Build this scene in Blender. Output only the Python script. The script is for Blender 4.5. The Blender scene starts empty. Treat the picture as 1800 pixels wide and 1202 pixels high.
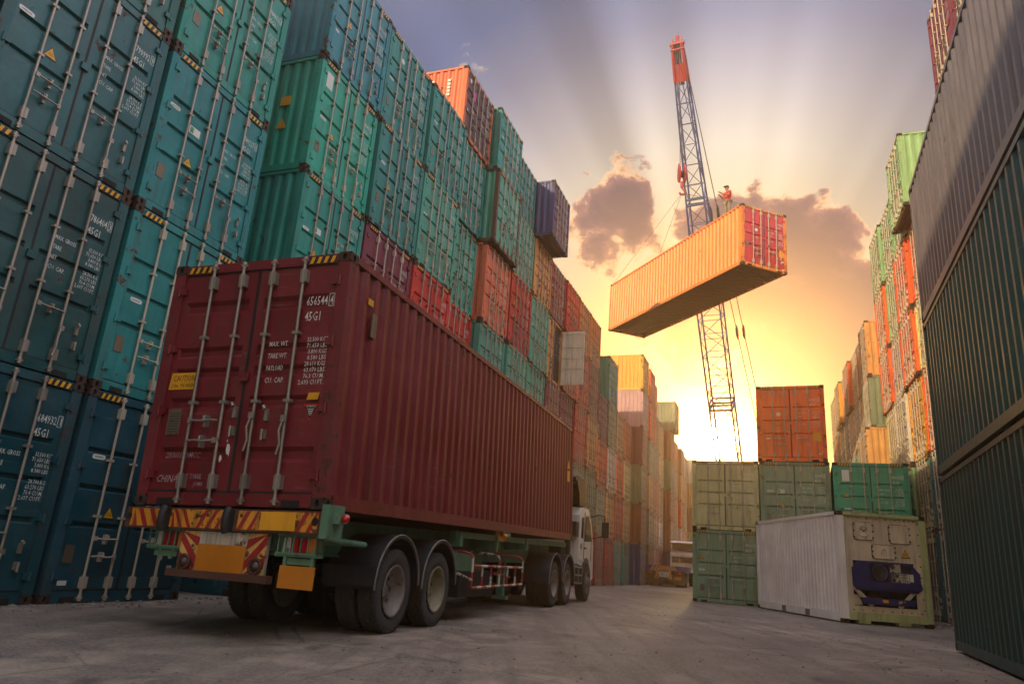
import bpy, math, random
from mathutils import Vector, Matrix, Euler
random.seed(7)
PI = math.pi
scene = bpy.context.scene
COL = scene.collection

# ------------------------------------------------------------------ helpers
def lin(h):
    h = h.lstrip('#'); o = []
    for i in (0, 2, 4):
        v = int(h[i:i+2], 16) / 255
        o.append(v/12.92 if v <= .04045 else ((v+.055)/1.055)**2.4)
    return tuple(o)

MATS = {}
class NT:
    def __init__(s, nt): s.nt = nt; s.n = nt.nodes; s.l = nt.links
    def a(s, typ, **kw):
        nd = s.n.new(typ)
        for k, v in kw.items():
            if k.startswith('i_'):
                key = k[2:]; key = int(key) if key.isdigit() else key.replace('_', ' ')
                if hasattr(v, 'is_output') or isinstance(v, bpy.types.NodeSocket): s.l.new(v, nd.inputs[key])
                else: nd.inputs[key].default_value = v
            else: setattr(nd, k, v)
        return nd
    def math(s, op, a, b=None, c=None, clamp=False):
        nd = s.n.new('ShaderNodeMath'); nd.operation = op; nd.use_clamp = clamp
        for i, v in enumerate((a, b, c)):
            if v is None: continue
            if isinstance(v, bpy.types.NodeSocket): s.l.new(v, nd.inputs[i])
            else: nd.inputs[i].default_value = v
        return nd.outputs[0]
    def vm(s, op, a, b=None):
        nd = s.n.new('ShaderNodeVectorMath'); nd.operation = op
        for i, v in enumerate((a, b)):
            if v is None: continue
            if isinstance(v, bpy.types.NodeSocket): s.l.new(v, nd.inputs[i])
            else: nd.inputs[i].default_value = v
        return nd
    def mix(s, fac, a, b, typ='MIX'):
        nd = s.n.new('ShaderNodeMix'); nd.data_type = 'RGBA'; nd.blend_type = typ
        for i, v in ((0, fac), (6, a), (7, b)):
            if isinstance(v, bpy.types.NodeSocket): s.l.new(v, nd.inputs[i])
            elif i == 0: nd.inputs[0].default_value = v
            else: nd.inputs[i].default_value = (v[0], v[1], v[2], 1)
        return nd.outputs[2]
    def ramp(s, fac, stops, interp='LINEAR'):
        nd = s.n.new('ShaderNodeValToRGB'); s.l.new(fac, nd.inputs[0]); cr = nd.color_ramp; cr.interpolation = interp
        while len(cr.elements) < len(stops): cr.elements.new(.5)
        for e, (p, c) in zip(cr.elements, stops):
            e.position = p; e.color = (c, c, c, 1) if isinstance(c, (int, float)) else (c[0], c[1], c[2], 1)
        return nd.outputs[0]
    def noise(s, vec, scale, detail=4, rough=.55, dist=0, dim='3D'):
        nd = s.n.new('ShaderNodeTexNoise'); nd.noise_dimensions = dim
        nd.inputs['Scale'].default_value = scale; nd.inputs['Detail'].default_value = detail
        nd.inputs['Roughness'].default_value = rough; nd.inputs['Distortion'].default_value = dist
        if vec is not None: s.l.new(vec, nd.inputs['W' if dim == '1D' else 'Vector'])
        return nd.outputs[0]

def newmat(name):
    m = bpy.data.materials.new(name); m.use_nodes = True; m.node_tree.nodes.clear()
    t = NT(m.node_tree); out = t.a('ShaderNodeOutputMaterial'); b = t.a('ShaderNodeBsdfPrincipled')
    t.l.new(b.outputs[0], out.inputs[0]); MATS[name] = m
    return m, t, b

def wear(name, color=None, rust=.5, rough=.5, metal=0, grime=.5, bump=.15, rustcol='#4a2614'):
    """painted steel: object colour (or a fixed one), faded patches, run-down dirt and rust spots"""
    m, t, b = newmat(name)
    tc = t.a('ShaderNodeTexCoord'); oi = t.a('ShaderNodeObjectInfo')
    off = t.math('MULTIPLY', oi.outputs['Random'], 73.0)
    vec = t.vm('ADD', tc.outputs['Object'], None); t.l.new(off, vec.inputs[1]); vec = vec.outputs[0]
    base = oi.outputs['Color'] if color is None else None
    if base is None:
        rgb = t.a('ShaderNodeRGB'); rgb.outputs[0].default_value = (*color, 1); base = rgb.outputs[0]
    n1 = t.noise(vec, 1.3, 5, .6)
    c = t.mix(t.ramp(n1, [(.35, 0), (.7, 1)]), t.mix(.24, base, (0, 0, 0)), t.mix(.03, base, (.45, .45, .4)))
    sc = t.vm('MULTIPLY', vec, (9, 9, .7)).outputs[0]
    n2 = t.noise(sc, 1.0, 5, .6)
    c = t.mix(t.math('MULTIPLY', t.ramp(n2, [(.5, 0), (.75, 1)]), grime), c, (.05, .035, .022))
    if color is None:      # long horizontal scrapes from handling
        sv_ = t.vm('MULTIPLY', vec, (.9, .9, 30)).outputs[0]
        scr = t.math('MULTIPLY', t.ramp(t.noise(sv_, 1.0, 4, .55), [(.64, 0), (.70, 1)]), t.ramp(t.noise(vec, .8, 3), [(.48, 0), (.6, .4)]))
        c = t.mix(scr, c, t.mix(.35, base, (.5, .45, .4)))
    n3 = t.noise(vec, 6.0, 8, .72); n4 = t.noise(vec, 1.1, 3, .5)
    r = t.math('ADD', n3, t.math('MULTIPLY', t.math('SUBTRACT', n4, .5), .55))
    lo = .78 - .26*rust
    rm = t.ramp(r, [(lo, 0), (lo+.045, 1)])
    rc = t.mix(t.noise(vec, 14, 3), tuple(x*.6 for x in lin(rustcol)), tuple(x*1.5 for x in lin(rustcol)))
    c = t.mix(rm, c, rc)
    t.l.new(c, b.inputs['Base Color'])
    rr = t.math('ADD', t.math('MULTIPLY', n1, .25), rough-.1)
    rr = t.math('MAXIMUM', rr, t.math('MULTIPLY', rm, .85))
    t.l.new(rr, b.inputs['Roughness']); b.inputs['Metallic'].default_value = metal
    if bump:
        bp = t.a('ShaderNodeBump'); bp.inputs['Strength'].default_value = bump; bp.inputs['Distance'].default_value = .02
        t.l.new(t.math('ADD', t.noise(vec, 2.2, 4, .6), t.math('MULTIPLY', rm, -.15)), bp.inputs['Height'])
        t.l.new(bp.outputs[0], b.inputs['Normal'])
    return m

wear('paint', rust=.4, rough=.42, grime=.5, bump=.8)
wear('post', rust=.66, rough=.6, grime=.7, bump=.5)
wear('casting', color=lin('#3d2a20'), rust=.8, rough=.7, metal=.2)
wear('rod', color=lin('#a0978b'), rust=.35, rough=.45, metal=.55, grime=.5)
wear('rodwhite', color=lin('#b8ae9a'), rust=.4, rough=.5, metal=.1, grime=.4)
wear('rubber', color=lin('#18191b'), rust=0, rough=.6, grime=.3)
wear('white', color=lin('#dcdcd2'), rust=.05, rough=.6, grime=.25, bump=0)
wear('yellow', color=lin('#e8a512'), rust=.15, rough=.5, grime=.2, bump=0)
wear('blackpaint', color=lin('#141414'), rust=.1, rough=.5, bump=0)
wear('redpaint', color=lin('#a01a1c'), rust=.2, rough=.45)
wear('redbright', color=lin('#c4221f'), rust=.15, rough=.45)
wear('pinkpaint', color=lin('#d01878'), rust=0, rough=.5, bump=0)
wear('orangeplate', color=lin('#c87a08'), rust=.0, rough=.5, grime=.1, bump=0)
wear('stickerplate', color=lin('#7d6f5c'), rust=.5, rough=.45, metal=.4, bump=0)
wear('greensticker', color=lin('#3c9a58'), rust=0, bump=0)
wear('dark', color=lin('#0c0b0b'), rust=.1, rough=.9, bump=0)
wear('floorwood', color=lin('#5a4030'), rust=.4, rough=.8, grime=.6)
wear('chassis', color=lin('#5f8a6c'), rust=.55, rough=.6, grime=.8)
wear('chassisblue', color=lin('#2a3f88'), rust=.3, rough=.55, grime=.5)
wear('oldyellow', color=lin('#d89018'), rust=1.0, rough=.6, grime=.7)
wear('oldwhite', color=lin('#cfc5b2'), rust=.9, rough=.6, grime=.8)
wear('oldcream', color=lin('#dcae5c'), rust=.95, rough=.6, grime=.8)
wear('rustsolid', color=lin('#54301f'), rust=.8, rough=.85)
wear('tyre', color=lin('#3a3836'), rust=.0, rough=.85, grime=.6, bump=.5)
wear('rim', color=lin('#8a8076'), rust=.5, rough=.6, metal=.3, grime=.7)
wear('rimyellow', color=lin('#8f8568'), rust=.5, rough=.6, grime=.6)
wear('mudguard', color=lin('#1d1d22'), rust=0, rough=.42, grime=.6)
wear('cabwhite', color=lin('#e4ded2'), rust=.1, rough=.3, grime=.4)
wear('reeferwhite', color=lin('#f5f2ec'), rust=.06, rough=.4, grime=.05, bump=.2)
wear('reeferbeige', color=lin('#ddcfb4'), rust=.35, rough=.5, grime=.6)
wear('lime', color=lin('#bac48c'), rust=.42, rough=.5, grime=.5)
wear('unitblue', color=lin('#1f2868'), rust=.12, rough=.45, grime=.4)
wear('craneblue', color=lin('#2c4684'), rust=.3, rough=.5, grime=.3)
wear('cranered', color=lin('#a81a22'), rust=.1, rough=.45)
wear('wire', color=lin('#555048'), rust=.2, rough=.5, metal=.6, bump=0)
wear('innerdoor', color=lin('#f0e6cc'), rust=.2, rough=.5, grime=.5)
wear('skin', color=lin('#a8714f'), rust=0, rough=.55, grime=0, bump=0)
wear('shirtred', color=lin('#d8281c'), rust=0, rough=.8, grime=.1, bump=.4)
wear('trousers', color=lin('#8d8270'), rust=0, rough=.85, grime=.2, bump=.4)
wear('capdark', color=lin('#3a2c26'), rust=0, rough=.8, bump=0)
wear('stone', color=lin('#77706a'), rust=.0, rough=.95, grime=.4)

def glassmat(name, c, rough=.15, emis=None):
    m, t, b = newmat(name); b.inputs['Base Color'].default_value = (*lin(c), 1); b.inputs['Roughness'].default_value = rough
    b.inputs['Coat Weight'].default_value = .6
glassmat('redlens', '#b01218'); glassmat('amberlens', '#d8741c'); glassmat('whitelens', '#c8c4be')
glassmat('dirtylens', '#3a1a18', .5); glassmat('glass', '#1a2226', .05)

# ground
m, t, b = newmat('ground')
tc = t.a('ShaderNodeTexCoord'); o = tc.outputs['Object']
st = t.vm('MULTIPLY', o, (1, 1, 1)).outputs[0]
g1 = t.noise(o, .22, 5, .6, .6); g2 = t.noise(o, 1.7, 6, .65, .3); g3 = t.noise(o, 24, 6, .75); g4 = t.noise(o, 130, 3, .6)
rotv = t.a('ShaderNodeMapping'); t.l.new(o, rotv.inputs[0]); rotv.inputs['Rotation'].default_value = (0, 0, .33); rotv.inputs['Scale'].default_value = (2.6, .16, 1)
g5 = t.noise(rotv.outputs[0], 1.0, 5, .6, .3)
c = t.mix(t.ramp(g1, [(.35, 0), (.65, 1)]), lin('#7a6a5c'), lin('#c2ab94'))
c = t.mix(t.ramp(g2, [(.42, 0), (.62, 1)]), t.mix(.62, c, lin('#3a3532')), c)
c = t.mix(t.math('MULTIPLY', t.ramp(g5, [(.47, 0), (.62, 1)]), .5), c, lin('#3b3634'))
c = t.mix(t.math('MULTIPLY', t.ramp(g3, [(.42, 0), (.58, 1)]), .55), c, lin('#aa9f93'))
c = t.mix(t.math('MULTIPLY', t.ramp(g3, [(.60, 0), (.68, 1)]), .6), c, lin('#2e2b2a'))
c = t.mix(t.math('MULTIPLY', t.ramp(g4, [(.4, 0), (.6, 1)]), .3), c, lin('#4a4643'))
vo = t.a('ShaderNodeTexVoronoi', feature='DISTANCE_TO_EDGE'); vo.inputs['Scale'].default_value = .55
wob = t.vm('SCALE', t.a('ShaderNodeTexNoise', i_Scale=1.4, i_Detail=6.0).outputs['Color']); wob.inputs['Scale'].default_value = 1.6
vv_ = t.vm('ADD', o, wob.outputs[0]); t.l.new(vv_.outputs[0], vo.inputs['Vector'])
crk = t.math('MULTIPLY', t.ramp(vo.outputs['Distance'], [(0, 1), (.012, 0)]), t.ramp(g1, [(.4, .0), (.6, .7)]))
c = t.mix(crk, c, lin('#241f1c'))
oil = t.noise(o, .75, 4, .5, 1.2); c = t.mix(t.math('MULTIPLY', t.ramp(oil, [(.6, 0), (.68, 1)]), .55), c, lin('#2c2825'))
t.l.new(c, b.inputs['Base Color'])
t.l.new(t.ramp(g2, [(.3, .42), (.7, .75)]), b.inputs['Roughness'])
bp = t.a('ShaderNodeBump'); bp.inputs['Strength'].default_value = .9; bp.inputs['Distance'].default_value = .05
hgt = t.math('ADD', t.math('MULTIPLY', g3, .7), t.math('ADD', t.math('MULTIPLY', g2, .8), t.math('MULTIPLY', g4, .25)))
t.l.new(hgt, bp.inputs['Height']); t.l.new(bp.outputs[0], b.inputs['Normal'])

# ---- mesh builder
class MB:
    def __init__(s): s.v = []; s.f = []; s.m = []; s.sm = []; s.mats = []
    def mi(s, mat):
        if mat not in s.mats: s.mats.append(mat)
        return s.mats.index(mat)
    def add(s, vs, fs, mat, smooth=False):
        n = len(s.v); s.v += [tuple(p) for p in vs]; k = s.mi(mat)
        for f in fs: s.f.append(tuple(n+i for i in f)); s.m.append(k); s.sm.append(smooth)
    def quad(s, a, b, c, d, mat): s.add((a, b, c, d), ((0, 1, 2, 3),), mat)
    def box(s, x0, x1, y0, y1, z0, z1, mat):
        v = [(x, y, z) for z in (z0, z1) for y in (y0, y1) for x in (x0, x1)]
        s.add(v, ((0, 2, 3, 1), (4, 5, 7, 6), (0, 1, 5, 4), (2, 6, 7, 3), (0, 4, 6, 2), (1, 3, 7, 5)), mat)
    def bar(s, p, q, w, h, mat, up=(0, 0, 1)):
        p = Vector(p); q = Vector(q); d = (q-p).normalized(); u = Vector(up)
        if abs(d.dot(u)) > .98: u = Vector((0, 1, 0))
        r = d.cross(u).normalized(); u = r.cross(d)
        v = []
        for e in (p, q):
            for a, b2 in ((-1, -1), (1, -1), (1, 1), (-1, 1)): v.append(e + r*a*w/2 + u*b2*h/2)
        s.add(v, ((0, 3, 2, 1), (4, 5, 6, 7), (0, 1, 5, 4), (1, 2, 6, 5), (2, 3, 7, 6), (3, 0, 4, 7)), mat)
    def prism(s, poly, fn, a0, a1, mat, smooth=False):
        """poly of 2D points, fn(u, v, a) -> 3D"""
        n = len(poly); v = [fn(u, w, a0) for u, w in poly] + [fn(u, w, a1) for u, w in poly]
        f = [(i, (i+1) % n, n+(i+1) % n, n+i) for i in range(n)]
        s.add(v, f, mat, smooth); s.add(v, (tuple(range(n))[::-1], tuple(range(n, 2*n))), mat)
    def tube(s, pts, r, mat, n=8, caps=True, radii=None):
        pts = [Vector(p) for p in pts]; vs = []; fs = []; prev = None
        for i, p in enumerate(pts):
            d = (pts[min(i+1, len(pts)-1)] - pts[max(i-1, 0)]).normalized()
            if prev is None:
                u = Vector((0, 0, 1)) if abs(d.z) < .9 else Vector((0, 1, 0))
            else: u = prev
            u = (u - d*u.dot(d)).normalized(); prev = u; w = d.cross(u)
            rr = radii[i] if radii else r
            for k in range(n):
                a = 2*PI*k/n; vs.append(p + (u*math.cos(a) + w*math.sin(a))*rr)
        for i in range(len(pts)-1):
            for k in range(n): fs.append((i*n+k, i*n+(k+1) % n, (i+1)*n+(k+1) % n, (i+1)*n+k))
        s.add(vs, fs, mat, n > 5)
        if caps: s.add([vs[k] for k in range(n)], (tuple(range(n))[::-1],), mat); s.add(vs[-n:], (tuple(range(n)),), mat)
    def lathe(s, prof, c, axis, mat, n=32, smooth=True):
        """prof: list of (a along axis, r); axis 'x' or 'z' or 'y'"""
        vs = []; fs = []
        for a, r in prof:
            for k in range(n):
                t2 = 2*PI*k/n; u = r*math.cos(t2); w = r*math.sin(t2)
                vs.append({'x': (c[0]+a, c[1]+u, c[2]+w), 'y': (c[0]+u, c[1]+a, c[2]+w), 'z': (c[0]+u, c[1]+w, c[2]+a)}[axis])
        for i in range(len(prof)-1):
            for k in range(n): fs.append((i*n+k, i*n+(k+1) % n, (i+1)*n+(k+1) % n, (i+1)*n+k))
        s.add(vs, fs, mat, smooth)
    def text(s, body, x, z, size, mat, y=0., xs=.62, right=False, M=None, thick=.0, slant=0):
        vs, fs, w = textmesh(body)
        o = []
        for a, b2 in vs:
            px = x + ((a - (w if right else 0))*xs + b2*slant)*size; pz = z + b2*size
            o.append(M @ Vector((px, y, pz)) if M else (px, y, pz))
        s.add(o, fs, mat)
        return w*size*xs
    def mesh(s, name):
        me = bpy.data.meshes.new(name); me.from_pydata(s.v, [], s.f)
        for k in s.mats: me.materials.append(MATS[k])
        me.polygons.foreach_set('material_index', s.m); me.polygons.foreach_set('use_smooth', s.sm); me.update()
        return me
    def build(s, name, parent=None, color=None, fn=None):
        if fn: s.v = [tuple(fn(*p)) for p in s.v]
        return place(s.mesh(name), name, parent, color)

TX = {}
def textmesh(body):
    if body in TX: return TX[body]
    cu = bpy.data.curves.new('t', 'FONT'); cu.body = body; cu.size = 1.36; cu.resolution_u = 1; cu.offset = .004
    ob = bpy.data.objects.new('t', cu); COL.objects.link(ob)
    dg = bpy.context.evaluated_depsgraph_get(); me = bpy.data.meshes.new_from_object(ob.evaluated_get(dg))
    vs = [(v.co.x, v.co.y) for v in me.vertices]; fs = [tuple(p.vertices) for p in me.polygons]
    w = max([v[0] for v in vs]) if vs else 0
    bpy.data.objects.remove(ob); bpy.data.curves.remove(cu); bpy.data.meshes.remove(me)
    TX[body] = (vs, fs, w); return TX[body]

def place(me, name, parent=None, color=None):
    o = bpy.data.objects.new(name, me); COL.objects.link(o)
    if parent is not None: o.parent = parent
    if color is not None: o.color = (*color, 1)
    return o
def thing(name, label, cat, loc=(0, 0, 0), rot=(0, 0, 0), group=None):
    o = bpy.data.objects.new(name, None); COL.objects.link(o); o.empty_display_size = .2
    o.location = loc; o.rotation_euler = rot; o['label'] = label; o['category'] = cat
    if group: o['group'] = group
    return o
def tag(o, label, cat, group=None):
    o['label'] = label; o['category'] = cat
    if group: o['group'] = group
    return o

# ------------------------------------------------------------------ container parts
W = 2.438; L40 = 12.192
HC, ST = 2.896, 2.591
RODX = (.59, 1.01, 1.43, 1.85)
def corr_strip(mb, x, sgn, y0, y1, z0, z1, mat='paint', period=.278, depth=.036):
    """corrugated sheet along y at side x; sgn = outward direction in x"""
    n = int(round((y1-y0)/period)); p = (y1-y0)/n; pts = []
    for i in range(n):
        a = y0+i*p; pts += [(a, 0), (a+p*.28, 0), (a+p*.5, -depth), (a+p*.78, -depth)]
    pts.append((y1, 0))
    vs = []
    for a, d in pts: vs += [(x+sgn*d, a, z0), (x+sgn*d, a, z1)]
    fs = []
    for i in range(len(pts)-1):
        f = (2*i, 2*i+2, 2*i+3, 2*i+1); fs.append(f if sgn > 0 else f[::-1])
    mb.add(vs, fs, mat)
def door_panel(mb, x0, x1, z0, z1, grooves, y=.035, mat='paint', bw=.085):
    mb.quad((x0, y, z0), (x0+bw, y, z0), (x0+bw, y, z1), (x0, y, z1), mat)
    mb.quad((x1-bw, y, z0), (x1, y, z0), (x1, y, z1), (x1-bw, y, z1), mat)
    a, b2 = x0+bw, x1-bw; z = z0
    for gz, hh, dep in grooves:
        gb, gt = gz-hh, gz+hh; sl = min(hh*.6, dep*1.1)
        mb.quad((a, y, z), (b2, y, z), (b2, y, gb), (a, y, gb), mat)
        yy = y+dep; e = .02
        mb.quad((a, y, gb), (b2, y, gb), (b2-e, yy, gb+sl), (a+e, yy, gb+sl), mat)
        mb.quad((a+e, yy, gb+sl), (b2-e, yy, gb+sl), (b2-e, yy, gt-sl), (a+e, yy, gt-sl), mat)
        mb.quad((a+e, yy, gt-sl), (b2-e, yy, gt-sl), (b2, y, gt), (a, y, gt), mat)
        mb.add(((a, y, gb), (a+e, yy, gb+sl), (a+e, yy, gt-sl), (a, y, gt)), ((0, 1, 2, 3),), mat)
        mb.add(((b2, y, gb), (b2-e, yy, gb+sl), (b2-e, yy, gt-sl), (b2, y, gt)), ((3, 2, 1, 0),), mat)
        z = gt
    mb.quad((a, y, z), (b2, y, z), (b2, y, z1), (a, y, z1), mat)
    mb.box(x0, x1, y+.05, y+.07, z0, z1, mat)
    for xx in (x0, x1): mb.quad((xx, y, z0), (xx, y+.06, z0), (xx, y+.06, z1), (xx, y, z1), mat)
def grooves_for(H, style):
    zz = .19; z1 = H-.16; d = z1-zz
    if style == 'hero': return [(zz+d*f, h, .042) for f, h in ((.15, .085), (.38, .075), (.52, .07), (.62, .07), (.84, .085))]
    return [(zz+d*f, .045, .045) for f in (.33, .53, .73)]
def plate_hole(mb, w, h, rx, rz, y, mat, cx=0, cz=0, n=16):
    """plate in the xz plane with an oval hole and a dark pocket behind"""
    vs = []; fs = []
    for k in range(n):
        a = 2*PI*k/n; ca, sa = math.cos(a), math.sin(a)
        q = max(abs(ca)/(w/2), abs(sa)/(h/2)); vs.append((cx+ca/q, y, cz+sa/q))
    for k in range(n):
        a = 2*PI*k/n; vs.append((cx+rx*math.cos(a), y, cz+rz*math.sin(a)))
    for k in range(n):
        a = 2*PI*k/n; vs.append((cx+rx*math.cos(a), y+.03, cz+rz*math.sin(a)))
    for k in range(n):
        j = (k+1) % n; fs.append((k, j, n+j, n+k)); fs.append((n+k, n+j, 2*n+j, 2*n+k))
    mb.add(vs, fs, mat); mb.add(vs[2*n:], (tuple(range(n)),), 'dark')
def casting_mesh():
    """corner casting, origin at its middle; 162 x 178 x 118"""
    mb = MB(); a, d, h = .162, .178, .118
    A = MB(); plate_hole(A, a, h, .026, .04, 0, 'casting')
    B = MB(); plate_hole(B, d, h, .03, .04, 0, 'casting')
    for p in (A,):
        for sy in (-1, 1):
            mb.add([(x, (y - d/2)*-sy if sy > 0 else (y - d/2), z) for x, y, z in p.v], p.f, 'casting')
            for i in range(len(p.f)):
                if p.mats[p.m[i]] == 'dark': mb.m[len(mb.m)-len(p.f)+i] = mb.mi('dark')
    for sx in (-1, 1):
        mb.add([(((y - a/2)*-sx if sx > 0 else (y - a/2)), x, z) for x, y, z in B.v], B.f, 'casting')
        for i in range(len(B.f)):
            if B.mats[B.m[i]] == 'dark': mb.m[len(mb.m)-len(B.f)+i] = mb.mi('dark')
    mb.quad((-a/2, -d/2, h/2), (a/2, -d/2, h/2), (a/2, d/2, h/2), (-a/2, d/2, h/2), 'casting')
    mb.quad((-a/2, -d/2, -h/2), (-a/2, d/2, -h/2), (a/2, d/2, -h/2), (a/2, -d/2, -h/2), 'casting')
    return mb.mesh('corner_casting')
CAST = casting_mesh()
def add_frame(mb, H, L, post='post'):
    pw = .15; c = .118
    for x0 in (0.004, W-pw-.004):
        for y0 in (.006, L-.146): mb.box(x0, x0+pw, y0, y0+.14, c, H-c, post)
    mb.box(.162, W-.162, .012, .1, H-.125, H-.012, 'paint')
    mb.box(.162, W-.162, .012, .1, .012, .15, 'paint')
    for x0 in (.30, W-.52): mb.box(x0, x0+.22, .004, .05, .008, .085, 'dark')
    for x0 in (.002, W-.062):
        mb.box(x0, x0+.06, .178, L-.178, H-.085, H-.01, 'paint'); mb.box(x0, x0+.06, .178, L-.178, .012, .16, 'paint')
    mb.box(.162, W-.162, L-.1, L-.012, H-.125, H-.012, 'paint'); mb.box(.162, W-.162, L-.1, L-.012, .012, .15, 'paint')
    # dark gap round the doors
    mb.quad((.12, .09, .12), (W-.12, .09, .12), (W-.12, .09, H-.1), (.12, .09, H-.1), 'rubber')
def add_stripes(mb, H):
    for x0, sg in ((.19, 1), (W-.19-.36, 1)):
        mb.box(x0, x0+.36, .008, .012, H-.115, H-.035, 'blackpaint')
        for k in range(4):
            a = x0+.01+k*.09
            mb.quad((a, .0055, H-.115), (a+.045, .0055, H-.115), (a+.045+.03, .0055, H-.035), (a+.03, .0055, H-.035), 'yellow')
def add_hinges(mb, left, H):
    x0, x1 = (.1, .21) if left else (W-.21, W-.1)
    for f in (.12, .37, .63, .88):
        z = H*f; mb.box(x0, x1, -.008, .034, z-.04, z+.04, 'paint')
        mb.tube([(x0+.012 if left else x1-.012, -.006, z-.06), (x0+.012 if left else x1-.012, -.006, z+.06)], .016, 'paint', 6)
def add_rod(mb, x, H, handle, mat='rod', hstyle='flat'):
    y = -.012; r = .0185
    mb.tube([(x, y, .05), (x, y, H-.05)], r, mat, 8)
    for z in (.07, H-.07):
        mb.box(x-.035, x+.035, -.035, .012, z-.012, z+.012, mat); mb.tube([(x, y, z-.04), (x, y, z+.04)], .027, mat, 8)
    for z in (.27, H-.27): mb.box(x-.03, x+.055, -.036, .034, z-.075, z+.075, mat); mb.tube([(x, y, z-.09), (x, y, z+.09)], .029, mat, 8)
    for f in (.4, .67): z = H*f; mb.box(x-.045, x+.045, -.034, .034, z-.018, z+.018, mat)
def add_handle(mb, x, sgn, z, style, mat='rod'):
    y = -.045
    if style == 'flat':
        mb.box(min(x, x+sgn*.05), max(x, x+sgn*.05), -.055, -.03, z-.03, z+.03, mat)
        mb.tube([(x+sgn*.03, y, z), (x+sgn*.16, y-.02, z-.012), (x+sgn*.3, y, z), (x+sgn*.4, y, z-.005)], .013, mat, 6)
        xx = x+sgn*.22; mb.box(xx-.02, xx+.02, -.03, .033, z-.075, z+.06, mat); mb.tube([(xx, -.05, z-.02), (xx, -.05, z+.05)], .017, mat, 6)
    else:
        mb.box(x-.035, x+.035, -.055, -.03, z-.02, z+.05, mat)
        mb.tube([(x-.005, y, z), (x-.03, y-.015, z-.12), (x-.01, y, z-.26), (x-.04, y, z-.38)], .014, mat, 6)
        xx = x-sgn*.26 if sgn else x-.26
        mb.box(xx-.02, xx+.02, -.01, .033, z+.0, z+.13, mat); mb.tube([(xx-.03, -.03, z+.16), (xx, -.04, z+.12)], .02, mat, 6)
        mb.box(xx-.02, xx+.02, -.01, .033, z-.2, z-.1, mat); mb.tube([(xx, -.035, z-.22), (xx, -.035, z-.1)], .016, mat, 6)
def warn_tri(mb, cx, cz, s, y=.0305, up=True, ymat='yellow', bmat='blackpaint'):
    h = s*.9; k = 1 if up else -1
    mb.add(((cx-s/2, y, cz-k*h/2), (cx+s/2, y, cz-k*h/2), (cx, y, cz+k*h/2)), ((0, 1, 2),), bmat)
    t2 = s*.84; g = h*.84
    mb.add(((cx-t2/2, y-.001, cz-k*g*.46), (cx+t2/2, y-.001, cz-k*g*.46), (cx, y-.001, cz+k*g*.5)), ((0, 1, 2),), ymat)
    for q, ww in ((-.05, .3), (-.18, .42)): mb.quad((cx-s*ww/2, y-.002, cz+k*q*s), (cx+s*ww/2, y-.002, cz+k*q*s), (cx+s*ww/2, y-.002, cz+k*(q+.035)*s), (cx-s*ww/2, y-.002, cz+k*(q+.035)*s), bmat)
def disc(mb, cx, cz, rx, rz, mat, y=.0305, n=16, sq=1.0):
    vs = []
    for k in range(n):
        a = 2*PI*k/n; c_, s_ = math.cos(a), math.sin(a)
        vs.append((cx+rx*math.copysign(abs(c_)**sq, c_), y, cz+rz*math.copysign(abs(s_)**sq, s_)))
    mb.add(vs, (tuple(range(n)),), mat)
WT_L = ('MAX. GROSS', 'TARE', 'NET', 'CU. CAP.')
def fit(mb, body, x, z, size, width, mat, right=False, slant=0, y=.032):
    mb.text(body, x, z, size, mat, y, width/(textmesh(body)[2]*size), right=right, slant=slant)
def add_serial(mb, H, num, chk, typ, mat='white', size=.115):
    x = 1.905; z = H*.785
    fit(mb, num, x, z, size, .275, mat)
    xx = 2.212; fit(mb, chk, xx, z, size, .042, mat)
    a = xx-.016; b2 = xx+.055; zb, zt = z-.022, z+size+.02; y = .0315
    for p in ((a, b2, zb, zb+.008), (a, b2, zt-.008, zt), (a, a+.008, zb, zt), (b2-.008, b2, zb, zt)):
        mb.quad((p[0], y, p[2]), (p[1], y, p[2]), (p[1], y, p[3]), (p[0], y, p[3]), mat)
    fit(mb, typ, x, z-size*1.6, size, .2, mat)
def add_weights(mb, H, vals, labels, mat='white', s=.056):
    z = H*.635; n = 0
    for k, lb in enumerate(labels):
        if lb: fit(mb, lb, 1.48, z-k*.142-.035, s*1.12, .032*len(lb), mat)
    for k, v in enumerate(vals):
        if v: fit(mb, v, 2.24, z-k*.0705, s, .0265*len(v), mat, right=True)
VALS = ['32.500 KG', '71.650 LBS', '3.800 KG', '8.380 LBS', '', '28.700 KG', '63.270 LBS', '76.4 CU.M.', '2.697 CU.FT.']

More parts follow.
